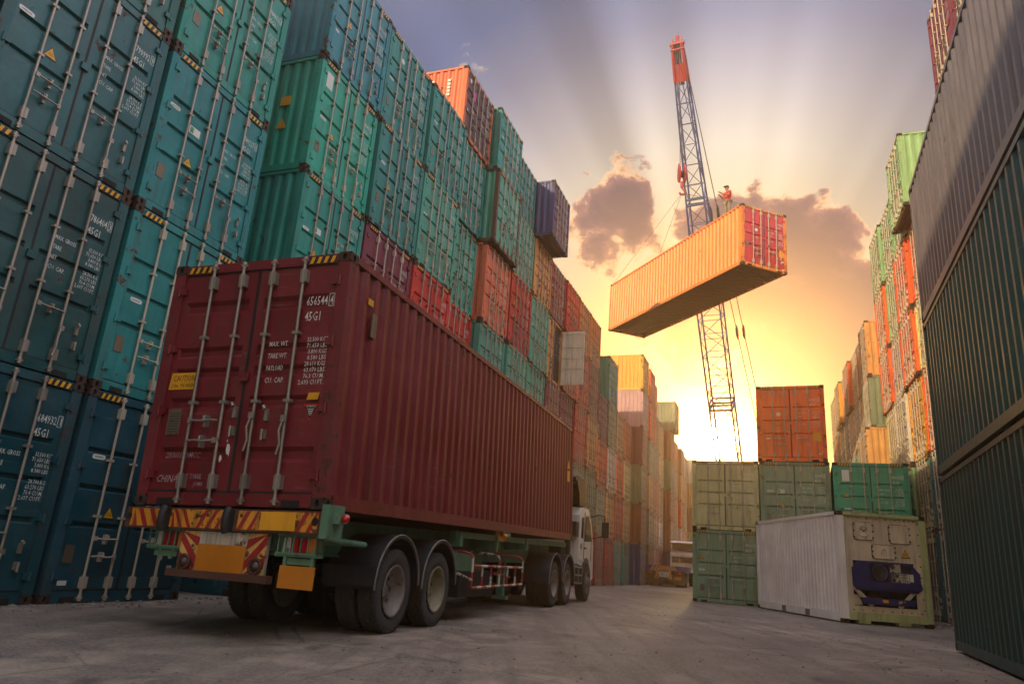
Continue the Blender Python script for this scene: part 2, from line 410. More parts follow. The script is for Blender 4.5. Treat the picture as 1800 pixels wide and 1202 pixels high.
PARTS = {}
def parts_for(H, L, style='std', under=False):
    key = (H, L, style, under)
    if key in PARTS: return PARTS[key]
    P = []
    f = MB(); add_frame(f, H, L, 'post'); P.append(('frame', f.mesh('frame'), None))
    s = MB(); add_stripes(s, H); P.append(('hazard_stripes', s.mesh('hazard_stripes'), None))
    for nm, x, sg in (('l', .03, -1), ('r', W-.03, 1)):
        w = MB(); corr_strip(w, x+sg*.018, sg, .146, L-.146, .155, H-.08, depth=.06 if under else .036); P.append(('side_wall', w.mesh('side_wall'), None))
    w = MB(); w.box(.06, W-.06, L-.06, L-.03, .12, H-.1, 'paint'); P.append(('front_wall', w.mesh('front_wall'), None))
    w = MB(); 
    n = 44; v = []
    for k in range(n+1):
        yy = .1+(L-.2)*k/n; zz = H-.02-(.018 if k % 2 else 0); v += [(.06, yy, zz), (W-.06, yy, zz)]
    w.add(v, [(2*k, 2*k+1, 2*k+3, 2*k+2) for k in range(n)], 'paint'); P.append(('roof', w.mesh('roof'), None))
    w = MB(); w.quad((.06, .1, .14), (.06, L-.1, .14), (W-.06, L-.1, .14), (W-.06, .1, .14), 'floorwood')
    k = .3
    while k < L-.2:
        if not (under and L-3.2 < k): w.box(.063, W-.063, k, k+.05, .02, .135, 'floorwood')
        else:
            w.box(.063, .7, k, k+.05, .02, .135, 'floorwood'); w.box(W-.7, W-.063, k, k+.05, .02, .135, 'floorwood')
        k += .3
    if under:
        for x0 in (.7, W-.76): w.box(x0, x0+.06, L-3.3, L-.15, .015, .137, 'floorwood')
        w.box(.7, W-.7, L-3.36, L-3.302, .015, .137, 'floorwood')
    P.append(('underframe', w.mesh('underframe'), None))
    g = grooves_for(H, style)
    for left in (True, False):
        d = MB(); x0, x1 = (.135, 1.205) if left else (1.235, W-.135)
        door_panel(d, x0, x1, .175, H-.145, g); add_hinges(d, left, H)
        for e in (.152, H-.143): d.box(x0, x1, .03, .06, e, e+.02, 'rubber')
        d.box(1.2 if left else 1.222, 1.216 if left else 1.238, .031, .06, .16, H-.13, 'rubber')
        d.box(.118 if left else W-.134, .134 if left else W-.118, .031, .06, .16, H-.13, 'rubber')
        if not left: d.box(1.16, 1.28, -.005, .03, H*.5-.05, H*.5+.05, 'paint')
        rods = []
        for i, x in enumerate(RODX[:2] if left else RODX[2:]):
            r = MB(); add_rod(r, x, H, None, 'rodwhite' if style == 'old' else 'rod')
            h = MB()
            sg = (1 if i == 0 else -1)
            if style == 'hero' and not left: add_handle(h, x, 0 if i == 0 else 1, .98 - .04*i, 'down')
            elif style == 'hero': add_handle(h, x, sg, .95 if i == 0 else .72, 'flat')
            else: add_handle(h, x, sg, .86 if i == 0 else .62, 'flat' if (i == 0 or left) else 'down', 'rodwhite' if style == 'old' else 'rod')
            rods.append((r.mesh('locking_rod'), h.mesh('handle')))
        P.append(('door', d.mesh('door'), rods))
    PARTS[key] = P; return P
CASTPOS = lambda H, L: [(x, y, z) for x in (.081, W-.081) for y in (.089, L-.089) for z in (.059, H-.059)]

SHARED = {}
def shared_marks(H, variant):
    key = (H, variant)
    if key not in SHARED:
        rnd = random.Random(variant*13+5)
        m = MB(); num = str(rnd.randint(600000, 799999)); add_serial(m, H, num, str(rnd.randint(0, 9)), '45G1' if H > 2.7 else '42G1')
        w = MB(); add_weights(w, H, VALS, WT_L)
        SHARED[key] = (m.mesh('serial_number'), w.mesh('weight_table'))
    return SHARED[key]
def container(label, loc, yaw, color, H=HC, L=L40, style='std', serial=None, stickers=(), cat='shipping container', group=None,
              rot=None, name='shipping_container', skip=(), under=False, variant=0, vals=None, wlabels=None):
    t = thing(name, label, cat, loc, rot or (0, 0, yaw), group)
    c = color
    di = 0
    for nm, me, rods in parts_for(H, L, style, under):
        if nm in skip: continue
        if nm == 'door':
            di += 1
            if ('door%d' % di) in skip: continue
        o = place(me, nm, t, c)
        if rods:
            for r, h in rods:
                ro = place(r, 'locking_rod', t, c); place(h, 'handle', ro, c)
    for p in CASTPOS(H, L): o = place(CAST, 'corner_casting', t, c); o.location = p
    if serial != 'none':
        if serial:
            m = MB(); add_serial(m, H, *serial); me = m.mesh('serial_number')
            if vals: w = MB(); add_weights(w, H, vals, wlabels or WT_L); wm = w.mesh('weight_table')
            else: wm = shared_marks(H, 0)[1]
        else: me, wm = shared_marks(H, variant % 6)
        place(me, 'serial_number', t); place(wm, 'weight_table', t)
    for s in stickers:
        m = MB(); k = s[0]
        if k == 'tri': warn_tri(m, s[1], s[2]*H, .2); nm = 'warning_sticker'
        elif k == 'oval': disc(m, s[1], s[2]*H, .11, .035, 'white', sq=.5); m.quad((s[1]-.07, .029, s[2]*H-.006), (s[1]+.07, .029, s[2]*H-.006), (s[1]+.07, .029, s[2]*H+.004), (s[1]-.07, .029, s[2]*H+.004), 'blackpaint'); nm = 'oval_sticker'
        elif k == 'plate': m.box(s[1]-.075, s[1]+.075, .026, .033, s[2]*H-.12, s[2]*H+.12, 'stickerplate'); nm = 'data_plate'
        elif k == 'white': m.box(s[1]-.12, s[1]+.12, .028, .033, s[2]*H-.2, s[2]*H+.2, 'white'); nm = 'white_sheet'
        elif k == 'green': m.box(s[1]-.12, s[1]+.12, .028, .033, s[2]*H-.07, s[2]*H+.07, 'white'); m.box(s[1]-.1, s[1]-.03, .026, .028, s[2]*H-.05, s[2]*H+.05, 'greensticker'); nm = 'label_sheet'
        elif k == 'pink': m.box(s[1]-.12, s[1]+.12, .028, .033, s[2]*H-.17, s[2]*H+.17, 'pinkpaint'); nm = 'pink_sheet'
        elif k == 'ysq': m.box(s[1]-.13, s[1]+.13, .028, .033, s[2]*H-.16, s[2]*H+.16, 'yellow'); nm = 'yellow_sheet'
        elif k == 'wsm': m.box(s[1]-.07, s[1]+.07, .028, .033, s[2]*H-.03, s[2]*H+.03, 'white'); nm = 'small_sticker'
        elif k == 'disc': disc(m, s[1], s[2]*H, .08, .08, 'white'); nm = 'round_sticker'
        place(m.mesh(nm), nm, t)
    return t

FAR = {}
def far_mesh(H, variant):
    key = (H, variant)
    if key in FAR: return FAR[key]
    L = L40; m = MB(); add_frame(m, H, L, 'post'); add_stripes(m, H)
    for p in CASTPOS(H, L):
        a, b2, c2 = p; m.box(a-.082, a+.082, b2-.09, b2+.09, c2-.06, c2+.06, 'casting')
    for x, sg in ((.03, -1), (W-.03, 1)): corr_strip(m, x+sg*.018, sg, .146, L-.146, .155, H-.08)
    m.box(.06, W-.06, L-.06, L-.03, .12, H-.1, 'paint')
    m.quad((.06, .1, H-.02), (W-.06, .1, H-.02), (W-.06, L-.1, H-.02), (.06, L-.1, H-.02), 'paint')
    m.quad((.06, .1, .14), (.06, L-.1, .14), (W-.06, L-.1, .14), (W-.06, .1, .14), 'floorwood')
    k = .3
    while k < L-.2: m.box(.063, W-.063, k, k+.05, .02, .135, 'floorwood'); k += .3
    g = grooves_for(H, 'std')
    for left in (True, False):
        x0, x1 = (.135, 1.205) if left else (1.235, W-.135); door_panel(m, x0, x1, .175, H-.145, g); add_hinges(m, left, H)
    for i, x in enumerate(RODX):
        add_rod(m, x, H, None, 'rodwhite' if variant % 2 else 'rod'); add_handle(m, x, 1 if i % 2 == 0 else -1, .86 if i % 2 == 0 else .62, 'flat', 'rod')
    rnd = random.Random(variant*31+int(H*10)); add_serial(m, H, str(rnd.randint(600000, 799999)), str(rnd.randint(0, 9)), '45G1' if H > 2.7 else '42G1'); add_weights(m, H, VALS, WT_L)
    if variant % 3 != 1: warn_tri(m, .75, H*.5, .2)
    if variant % 2 == 0: disc(m, .32, H*.62, .11, .035, 'white', sq=.5)
    m.box(.25, .39, .026, .033, H*.2, H*.28, 'stickerplate')
    FAR[key] = m.mesh('shipping_container'); return FAR[key]
def far_container(label, loc, yaw, color, H=HC, variant=0, group=None, L=L40):
    o = place(far_mesh(H, variant % 5), 'shipping_container', None, color); o.location = loc; o.rotation_euler = (0, 0, yaw)
    return tag(o, label, 'shipping container', group)

CC = {  # code: (word, colour); beige and cream warmed to paint the sun flare
 'T': ('teal', lin('#068a7c')), 't': ('blue teal', lin('#067a80')), 'D': ('dark teal', lin('#0b5f68')), 'G': ('pale green', lin('#40a288')),
 'g': ('grey green', lin('#74886a')), 'E': ('bright teal', lin('#0c9a80')), 'R': ('red', lin('#c42220')), 'M': ('maroon', lin('#7c1f35')),
 'O': ('orange', lin('#ee5c16')), 'B': ('beige', lin('#d09654')), 'b': ('brown', lin('#84452c')), 'P': ('purple', lin('#7a2040')),
 'N': ('navy', lin('#24356e')), 'Y': ('yellow', lin('#e0a020')), 'W': ('whitish', lin('#cfc9b4')), 'L': ('lilac pink', lin('#c49a9a')),
 'S': ('salmon', lin('#d8694a')), 'F': ('lime green', lin('#88b87c')), 'C': ('cream', lin('#e2cc80')), 'K': ('dark brown', lin('#4b1f22'))}
ORD = ['bottom', 'second', 'third', 'fourth', 'fifth', 'sixth', 'seventh']
def nth(n):
    return {1: '1st', 2: '2nd', 3: '3rd'}.get(n, '%dth' % n) if n not in (21, 22, 23, 31, 32) else {21: '21st', 22: '22nd', 23: '23rd', 31: '31st', 32: '32nd'}[n]
def jit(c, rnd, a=.12):
    k = 1+rnd.uniform(-a, a); return tuple(min(.9, x*k*(1+rnd.uniform(-.05, .05))) for x in c)

# ------------------------------------------------------------------ left wall
WY = -.3634; WP = (-4.6539, 13.628); S = W+.07
bd = (-math.sin(WY), math.cos(WY)); nd_ = (math.cos(WY), math.sin(WY)); YC = WY+PI/2
GL = 'containers stacked in the wall left of the aisle'
def wl(j, z, prot=0, P=WP, yaw=WY):
    b2 = j*S; d = (-math.sin(yaw), math.cos(yaw)); n = (math.cos(yaw), math.sin(yaw))
    return (P[0]+b2*d[0]+prot*n[0], P[1]+b2*d[1]+prot*n[1], z)
NY = -.3516; NP = (-5.8832, 9.9336); NYC = NY+PI/2
WTL = WT_L
# near columns: two columns in full detail (column 0 ends at NP, column 1 starts there)
std = [('oval', .3, .56), ('tri', .74, .45), ('plate', .3, .2)]
near = [  # own dark teals, darkened further to paint the vignette at the left edge
 # column, row, serial, colour, stickers, words, style
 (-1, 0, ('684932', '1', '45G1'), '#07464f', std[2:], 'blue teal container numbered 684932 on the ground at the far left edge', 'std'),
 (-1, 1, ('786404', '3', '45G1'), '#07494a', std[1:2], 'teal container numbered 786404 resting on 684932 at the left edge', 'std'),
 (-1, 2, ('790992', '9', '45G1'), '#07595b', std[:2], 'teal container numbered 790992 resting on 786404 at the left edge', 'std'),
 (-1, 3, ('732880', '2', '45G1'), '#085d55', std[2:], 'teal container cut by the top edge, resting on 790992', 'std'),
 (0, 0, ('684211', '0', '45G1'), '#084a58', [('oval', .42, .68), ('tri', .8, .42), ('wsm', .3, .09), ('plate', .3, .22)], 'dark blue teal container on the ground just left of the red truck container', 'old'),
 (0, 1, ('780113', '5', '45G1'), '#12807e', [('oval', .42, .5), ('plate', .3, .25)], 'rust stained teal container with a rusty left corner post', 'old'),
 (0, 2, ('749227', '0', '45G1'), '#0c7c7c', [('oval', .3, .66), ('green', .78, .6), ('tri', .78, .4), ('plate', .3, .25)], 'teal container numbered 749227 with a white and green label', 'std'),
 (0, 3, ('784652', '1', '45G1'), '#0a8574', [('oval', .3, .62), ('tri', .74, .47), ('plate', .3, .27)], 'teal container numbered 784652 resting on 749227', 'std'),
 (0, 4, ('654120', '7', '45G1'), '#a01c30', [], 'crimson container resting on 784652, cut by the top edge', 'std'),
]
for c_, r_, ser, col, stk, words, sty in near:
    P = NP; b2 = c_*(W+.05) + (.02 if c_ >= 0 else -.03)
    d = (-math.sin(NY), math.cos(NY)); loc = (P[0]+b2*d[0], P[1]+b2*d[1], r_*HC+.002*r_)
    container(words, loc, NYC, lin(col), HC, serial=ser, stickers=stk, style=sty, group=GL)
rnd = random.Random(3)
# columns toward and behind the camera, mostly unseen, added to shade the yard
for c_ in range(-2, -13, -1):
    for r_ in range(6):
        b2 = c_*(W+.05)-.03; d = (-math.sin(NY), math.cos(NY))
        cc = 'MTTDTTt'[(r_+c_) % 7] if c_ < -2 else ('DTKMKTT'[r_])
        far_container('%s container, %s tier, %s shade-casting column left of the one numbered 790992' % (CC[cc][0], ORD[r_], nth(-1-c_)), (NP[0]+b2*d[0], NP[1]+b2*d[1], r_*HC if r_ < 4 or c_ > -4 else 3*HC+(r_-3)*ST), NYC, jit(CC[cc][1], rnd), HC if r_ < 3 or c_ > -4 else ST, (r_*2+c_) % 5, GL)
# j: (prot, [(code, H)...])
h, q = HC, ST
LW = {
 0: (0, [('D', h), ('D', h), ('T', h), ('E', h), ('t', h)]),
 1: (0, [('M', h), ('T', h), ('P', h), ('T', h), ('T', h)]),
 2: (0, [('T', h), ('M', h), ('R', h), ('G', h), ('T', h)]),
 3: (-.3, [('M', h), ('T', h), ('R', h), ('G', h), ('T', h), ('K', q)]),
 4: (0, [('T', h), ('T', h), ('G', h), ('S', h), ('G', h), ('T', q)]),
 5: (0, [('R', h), ('M', h), ('G', h), ('R', h), ('G', q), ('T', q)]),
 6: (0, [('T', h), ('R', h), ('G', h), ('G', h), ('B', q), ('N', q)]),
 7: (0, [('M', h), ('R', h), ('M', h), ('B', h), ('P', q)]),
 8: (0, [('R', h), ('O', h), ('P', h), ('S', h), ('R', q)]),
 9: (0, [('R', h), ('g', h), ('R', h), ('S', h), ('B', q)]),
 10: (0, [('R', h), ('g', h), ('B', h), ('b', h), ('B', q)]),
 11: (0, [('M', q), ('g', q), ('O', q), ('P', q)]),
 12: (0, [('R', q), ('B', q), ('W', q), ('g', q), ('G', h)]),
 13: (0, [('T', q), ('R', q), ('O', q), ('B', q)]),
 14: (0, [('T', q), ('B', q), ('C', q), ('O', q)]),
 15: (.7, [('N', q), ('b', q), ('g', q), ('P', q), ('L', q), ('Y', q)]),
 16: (0, [('M', q), ('W', q), ('O', q), ('b', q), ('B', h)]),
 17: (.4, [('b', q), ('g', q), ('B', q), ('g', q), ('O', h), ('O', q)]),
 18: (.2, [('R', q), ('B', q), ('O', q), ('G', q), ('b', q), ('O', q)]),
 19: (0, [('g', q), ('b', q), ('g', q), ('O', q), ('B', h)]),
 20: (0, [('R', q), ('W', q), ('B', q), ('C', q), ('B', q)]),
 21: (.6, [('N', q), ('b', q), ('b', q), ('g', q), ('b', q), ('g', q)]),
 22: (0, [('R', q), ('B', q), ('C', q), ('O', q), ('B', h)]),
 23: (.2, [('B', q), ('g', q), ('B', q), ('W', q), ('O', q)]),
 24: (0, [('b', q), ('O', q), ('B', q), ('b', q), ('B', h)]),
 25: (.3, [('B', q), ('W', q), ('O', q), ('B', q), ('b', q)]),
 26: (0, [('g', q), ('b', q), ('B', q), ('g', q), ('B', q)]),
 27: (0, [('b', q), ('O', q), ('g', q), ('B', q), ('W', q)]),
 28: (.9, [('g', q), ('g', q), ('b', q), ('B', q), ('W', q)]),
 29: (0, [('B', q), ('b', q), ('O', q), ('g', q)]),
 30: (0, [('b', q), ('B', q), ('B', q), ('O', q)]),
 31: (0, [('b', q), ('g', q), ('B', q), ('O', q)]),
}
special = {
 (0, 4): dict(serial=('786220', '0', '45G1'), stickers=[('tri', .74, .48), ('wsm', .3, .3)], words='blue teal container topmost in its stack, numbered 786220'),
 (0, 3): dict(serial=('780471', '2', '45G1'), stickers=[('white', .38, .84), ('oval', .35, .5), ('tri', .74, .42), ('plate', .3, .24)], words='bright teal container with a white sheet at the top of its left door'),
 (0, 2): dict(serial=('231271', '8', '42G1'), stickers=[('oval', .35, .56), ('green', .75, .6), ('tri', .74, .42)], words='teal container just above the red truck container, beneath the one with a white sheet'),
 (1, 4): dict(serial=('704771', '6', '45G1'), stickers=[('oval', .32, .5), ('disc', .78, .8), ('plate', .3, .25)], words='teal container with a round sticker, topmost beside the one numbered 786220'),
 (1, 3): dict(serial=('786507', '6', '45G1'), stickers=[('oval', .35, .62), ('tri', .74, .45), ('plate', .3, .27)], words='teal container numbered 786507 above the purple maroon one'),
 (1, 2): dict(serial=('230986', '6', '45G1'), stickers=[], words='purple maroon container numbered 230986 showing over the truck container'),
 (2, 2): dict(serial=('654271', '5', '45G1'), stickers=[('wsm', .4, .2)], words='red container numbered 654271 right of the purple maroon one'),
 (3, 2): dict(serial=('652790', '0', '45G1'), stickers=[], words='red container numbered 652790, last red one over the truck container'),
 (2, 3): dict(serial=None, stickers=[('oval', .32, .55), ('plate', .3, .27)], words='pale green container resting on the red one numbered 654271'),
 (2, 4): dict(serial=None, stickers=[('oval', .34, .6), ('plate', .3, .25)], words='teal container directly left of and below the orange sided top one'),
 (3, 3): dict(serial=None, stickers=[('tri', .74, .56), ('wsm', .3, .5)], words='pale green container with orange patches resting on red 652790'),
 (3, 4): dict(serial=None, stickers=[('oval', .34, .55)], words='teal container carrying the orange sided one'),
 (3, 5): dict(serial=('800921', '4', '42G1'), stickers=[('pink', .78, .72), ('tri', .78, .48), ('disc', .4, .86), ('wsm', .3, .4)], words='container with sunlit orange side and dark doors bearing a pink sheet'),
 (4, 5): dict(serial=None, stickers=[('tri', .74, .42), ('oval', .4, .6)], words='teal container jutting out right of the one with a pink sheet'),
 (4, 4): dict(serial=None, stickers=[('plate', .5, .28), ('wsm', .75, .6)], words='pale green container with a rusty post jutting out of the wall'),
 (4, 3): dict(serial=None, stickers=[('tri', .78, .45)], words='salmon and teal container under the jutting one with the rusty post'),
 (5, 3): dict(serial=None, stickers=[('tri', .5, .6), ('tri', .5, .42)], words='bright red container with yellow triangles, right of the salmon one'),
 (6, 5): dict(serial=None, stickers=[('wsm', .6, .6), ('wsm', .8, .3)], words='blue container jutting far out of the top of the wall'),
 (7, 3): dict(serial=None, stickers=[], words='beige container with its right door swung wide open'),
}
PROT = {(3, 5): -.2, (4, 5): .1, (4, 4): .22, (6, 5): .72, (5, 5): -.1, (21, 5): 1.0}
for j, (prot, rows) in LW.items():
    z = 0
    for r_, (cc, H) in enumerate(rows):
        pr = PROT.get((j, r_), prot + rnd.uniform(-.07, .07)*(1 if j < 9 else .3)); loc = wl(j, z, pr); col = jit(CC[cc][1], rnd)
        sp = special.get((j, r_)); base = '%s container, %s tier of the left wall, %s column from the near end' % (CC[cc][0], ORD[r_], nth(j+3))
        if sp or (j <= 9 and r_ >= 2):
            sp = sp or {}
            skip = ('door2',) if (j, r_) == (7, 3) else ()
            if (j, r_) == (3, 5): col = lin('#d4602c')
            if (j, r_) == (0, 3): col = lin('#0aa084')
            t_ = container(sp.get('words', base), loc, YC, col, H, serial=sp.get('serial'), stickers=sp.get('stickers', std[:2]), style='old' if (j+r_) % 2 else 'std', variant=j+r_, group=GL, skip=skip)
            if (j, r_) == (3, 5):      # doors darkened to paint their shade beside orange sunlit sides; lettering down the side
                for ch in t_.children:
                    if ch.name.startswith(('door', 'hazard')): ch.color = (*lin('#5a2424'), 1)
                m = MB()
                for k in range(7): m.box(-.0, .004, 1.25, 1.37, H-.5-k*.12, H-.42-k*.12, 'white'); 
                for k in range(5): m.box(-.0, .004, .62, .74, H-.55-k*.14, H-.45-k*.14, 'white')
                m.box(-.0, .004, .62, .8, H-1.5, H-1.3, 'yellow'); place(m.mesh('side_marking'), 'side_marking', t_)
            if (j, r_) == (4, 4):
                for ch in t_.children:
                    if ch.name.startswith('frame'): ch.color = (*lin('#5a3826'), 1)
            if (j, r_) == (6, 5):
                m = MB(); m.box(-.004, .012, 1.0, 1.2, H-.95, H-.75, 'yellow'); m.box(-.004, .012, 1.9, 2.1, H-.95, H-.75, 'yellow')
                B2 = MB(); warn_tri(B2, 0, 0, .3, 0); m.add([(-.006+y, 1.1-x, z2+H-1.7) for x, y, z2 in B2.v], B2.f, 'yellow')
                disc(B2, 0, 0, .1, .12, 'white', 0); m.add([(-.006+y, 1.1-x, z2+H-1.3) for x, y, z2 in B2.v[-16:]], [tuple(range(16))], 'white')
                place(m.mesh('side_marking'), 'side_marking', t_)
                for ch in t_.children:
                    if ch.name.startswith('door'): ch.color = (*lin('#5e2a4e'), 1)
            if (j, r_) == (7, 3):      # open door
                d = MB(); wd = 1.07
                d.box(0, wd, -.03, .03, .175, H-.145, 'innerdoor')
                for f in (.04, .3, .5, .7, .96): d.box(.05, wd-.05, -.045, -.029, .175+(H-.32)*f-.025, .175+(H-.32)*f+.025, 'innerdoor')
                for xx in (.01, wd-.06): d.box(xx, xx+.05, -.047, -.028, .19, H-.16, 'innerdoor')
                do = place(d.mesh('door'), 'door', t_, col); do.location = (W-.1, -.02, 0); do.rotation_euler = (0, 0, -PI/2)
                do['label'] = 'open door showing its cream inner face'
                i_ = MB(); i_.quad((1.2, .05, .15), (1.2, 8, .15), (1.2, 8, H-.1), (1.2, .05, H-.1), 'innerdoor'); place(i_.mesh('inner_lining'), 'inner_lining', t_)
            if (j, r_) == (0, 3):
                m = MB(); B2 = MB(); warn_tri(B2, 0, 0, .3, 0)
                m.add([(-.006+y, .85-x, z2+H*.42) for x, y, z2 in B2.v], B2.f, 'yellow'); m.box(-.004, .01, .72, .98, H*.58, H*.66, 'yellow')
                place(m.mesh('side_sticker'), 'side_sticker', t_)
        else: far_container(base, loc, YC, col, H, j+r_*2, GL)
        z += H + .002

# ------------------------------------------------------------------ right wall
RY = -.3334; RP = (14.71, 24.56); RYC = RY-PI/2
GR = 'containers stacked in the wall right of the aisle'
RW = {  # index i covers b in [(i-1)*S, i*S]
 0: [('D', h, 0), ('D', q, 0), ('O', h, 0), ('C', q, 0), ('O', h, 0), ('F', h, .5)],
 1: [('D', h, 0), ('g', q, 0), ('Y', h, 0), ('O', q, .1), ('O', h, .1), ('F', h, 0)],
 2: [('D', h, 0), ('F', q, .1), ('W', h, .1), ('L', q, 0), ('F', h, 0), ('F', h, 0)],
 3: [('g', h, 0), ('g', q, 0), ('C', h, 0), ('O', q, .1), ('O', h, .1), ('F', h, .1)],
 4: [('D', h, 0), ('R', q, 0)],
 5: [('g', h, 0), ('R', q, 0), ('B', h, .5), ('g', q, .2), ('B', h, .2)],
 6: [('D', h, 0), ('R', q, 0), ('g', h, 0), ('B', q, 0), ('P', h, 0)],
 7: [('B', h, 0), ('F', q, 0), ('g', h, 0), ('W', q, 0), ('B', h, 0)],
 8: [('R', h, 0), ('g', q, 0), ('G', h, 0), ('B', q, 0), ('O', h, .2)],
 9: [('B', h, 0), ('O', q, 0), ('S', h, 0), ('W', q, 0), ('B', h, 0)],
 10: [('g', h, 0), ('B', q, 0), ('C', h, 0), ('C', q, 0), ('Y', h, .2)],
 11: [('B', h, 0), ('g', q, 0), ('O', h, 0), ('Y', q, 0), ('C', h, 0)],
 12: [('g', h, 0), ('b', q, 0), ('B', h, 0), ('O', q, 0), ('Y', h, 0)],
}
def rl(i, z, prot): 
    b2 = i*S; d = (-math.sin(RY), math.cos(RY)); n = (-math.cos(RY), -math.sin(RY))
    return (RP[0]+b2*d[0]+prot*n[0], RP[1]+b2*d[1]+prot*n[1], z)
for i, rows in RW.items():
    z = 0
    for r_, (cc, H, pr) in enumerate(rows):
        col = jit(CC[cc][1], rnd); lb = '%s container, %s tier of the right wall, %s column behind the big side-on stack' % (CC[cc][0], ORD[r_], nth(i+1))
        if i <= 3: container(lb, rl(i, z, pr), RYC, col, H, style='old', variant=i+r_, stickers=std[1:], group=GR)
        else: far_container(lb, rl(i, z, pr), RYC, col, H, i+r_, GR)
        z += H+.002
# columns nearer than the first, mostly behind the side-on stack
for i in (-1, -2, -3, -4):
    z = 0
    for r_ in range(5 if i == -1 else 7):
        cc = 'DTgTOTR'[r_] if r_ < 6 else 'M'; H = h if r_ % 2 == 0 else q
        far_container('%s container, %s tier behind the side-on stack, %s column toward the camera' % (CC[cc][0], ORD[r_], nth(-i)), rl(i, z, .0 if r_ < 5 else -.2), RYC, jit(CC[cc][1], rnd), H, r_, GR); z += H

# side-on stack at the right
R1Y = -.3854; R1P = (7.967, 13.087)
for k, (cc, col, words) in enumerate([('D', '#15433f', 'dark teal container seen side-on at the right, resting on the ground'),
                                      ('D', '#17504b', 'teal container seen side-on at the right, middle of its stack'),
                                      ('W', '#736c6f', 'grey container seen side-on at the upper right, with pale vertical ribs')]):
    L = L40; d = (-math.sin(R1Y), math.cos(R1Y))
    container(words, (R1P[0]-L*d[0], R1P[1]-L*d[1],   .03+k*2.95), R1Y, lin(col), HC, serial='none', style='old', group='side-on stack at the right')

# ------------------------------------------------------------------ centre stack
CY = -.40; cd = (math.cos(CY), math.sin(CY)); C0 = (7.35, 27.9)
def cl(k, z, f=0): return (C0[0]+k*(W+.04)*cd[0]-f*cd[1]*-1, C0[1]+k*(W+.04)*cd[1]-f*cd[0], z)
GC = 'stack of containers at the end of the aisle'
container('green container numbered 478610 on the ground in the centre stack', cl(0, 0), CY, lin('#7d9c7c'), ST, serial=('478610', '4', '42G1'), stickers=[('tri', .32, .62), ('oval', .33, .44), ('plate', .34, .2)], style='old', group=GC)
container('green container resting on 478610, under the sun glare', cl(0, ST), CY, lin('#c9c690'), ST, serial=('300219', '6', '42G1'), stickers=[], style='old', group=GC)  # cream tone puts the sun glare into the green paint
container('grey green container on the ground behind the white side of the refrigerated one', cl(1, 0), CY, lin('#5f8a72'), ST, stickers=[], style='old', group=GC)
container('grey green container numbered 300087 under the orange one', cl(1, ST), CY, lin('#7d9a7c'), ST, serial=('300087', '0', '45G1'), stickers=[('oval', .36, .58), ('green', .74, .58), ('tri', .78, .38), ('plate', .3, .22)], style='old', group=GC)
pC3 = (11.94, 25.93)
container('green container on the ground hidden behind the refrigeration unit', (*pC3, 0), CY, lin('#2f9a78'), ST, stickers=[], style='old', group=GC)
container('bright green container numbered 410133 above the refrigeration unit', (*pC3, ST), CY, lin('#2fa07c'), ST, serial=('410133', '0', '42G1'), stickers=[('white', .42, .82), ('tri', .42, .56), ('oval', .43, .37), ('plate', .4, .17)], style='old', group=GC)
container('orange container numbered 893876 on top of the centre stack', (C0[0]+(W+.04)*cd[0]-.05, C0[1]+(W+.04)*cd[1]+.0, 2*ST), -.42, lin('#fa6f1e'), HC, serial=('893876', '0', '45G1'),
          stickers=[('disc', .8, .62), ('tri', .8, .5), ('wsm', .4, .3), ('ysq', 2.12, .32), ('wsm', 2.2, .1)], style='old', group=GC)

# ------------------------------------------------------------------ hanging container
HT = (9.7174, 28.4643, 13.9488); HR = (.0226, .0095, .3446)
hang = container('orange container with red doors hanging in mid-air from the crane', HT, 0, lin('#f08a2a'), HC, rot=HR, under=True, serial=('977308', '0', '45G1'),
          stickers=[('disc', .78, .62), ('tri', .82, .5), ('plate', .3, .36), ('ysq', 2.15, .32), ('wsm', 2.2, .19), ('wsm', 2.24, .06)], style='old')
for ch in hang.children:
    if ch.name.startswith('door'): ch.color = (*lin('#cf2030'), 1)
    if ch.name.startswith('underframe'): pass
HM = Matrix.Translation(Vector(HT)) @ Euler(HR).to_matrix().to_4x4()
HOOK = Vector((8.62, 34.56, 20.6)); TIP = Vector((8.35, 34.56, 30.3))
sl = thing('lifting_sling', 'thin wire sling between the crane hook and the roof of the hanging container', 'sling', HOOK)
for p in ((.08, .1), (W-.08, .1), (.08, L40-.1), (W-.08, L40-.1)):
    m = MB(); e = HM @ Vector((p[0], p[1], HC)); m.tube([Vector((0, 0, 0)), e-HOOK], .008, 'wire', 5); place(m.mesh('wire'), 'wire', sl)
# hook block
hb = thing('hook_block', 'red crane hook block hanging beside the lattice boom', 'hook block', HOOK)
m = MB()
for x in (-.2, .1):
    m.prism([(-.18, .8), (-.27, 1.1), (-.2, 1.5), (0, 1.8), (.2, 1.5), (.27, 1.1), (.18, .8), (0, .62)], lambda u, v, a: (a, u, v), x, x+.1, 'cranered')
m.build('cheek_plates', hb)
m = MB(); m.lathe([(-.09, .05), (-.09, .22), (-.04, .19), (.04, .19), (.09, .22), (.09, .05)], (0, 0, 1.15), 'x', 'dark', 20); m.build('sheave', hb)
m = MB(); m.tube([(0, 0, .68), (0, 0, .35)], .09, 'cranered', 8)
m.tube([(0, 0, .4), (.02, 0, .28), (.14, 0, .16), (.16, 0, .0), (.05, 0, -.1), (-.08, 0, -.08), (-.13, 0, .02)], .055, 'cranered', 8); m.build('hook', hb)

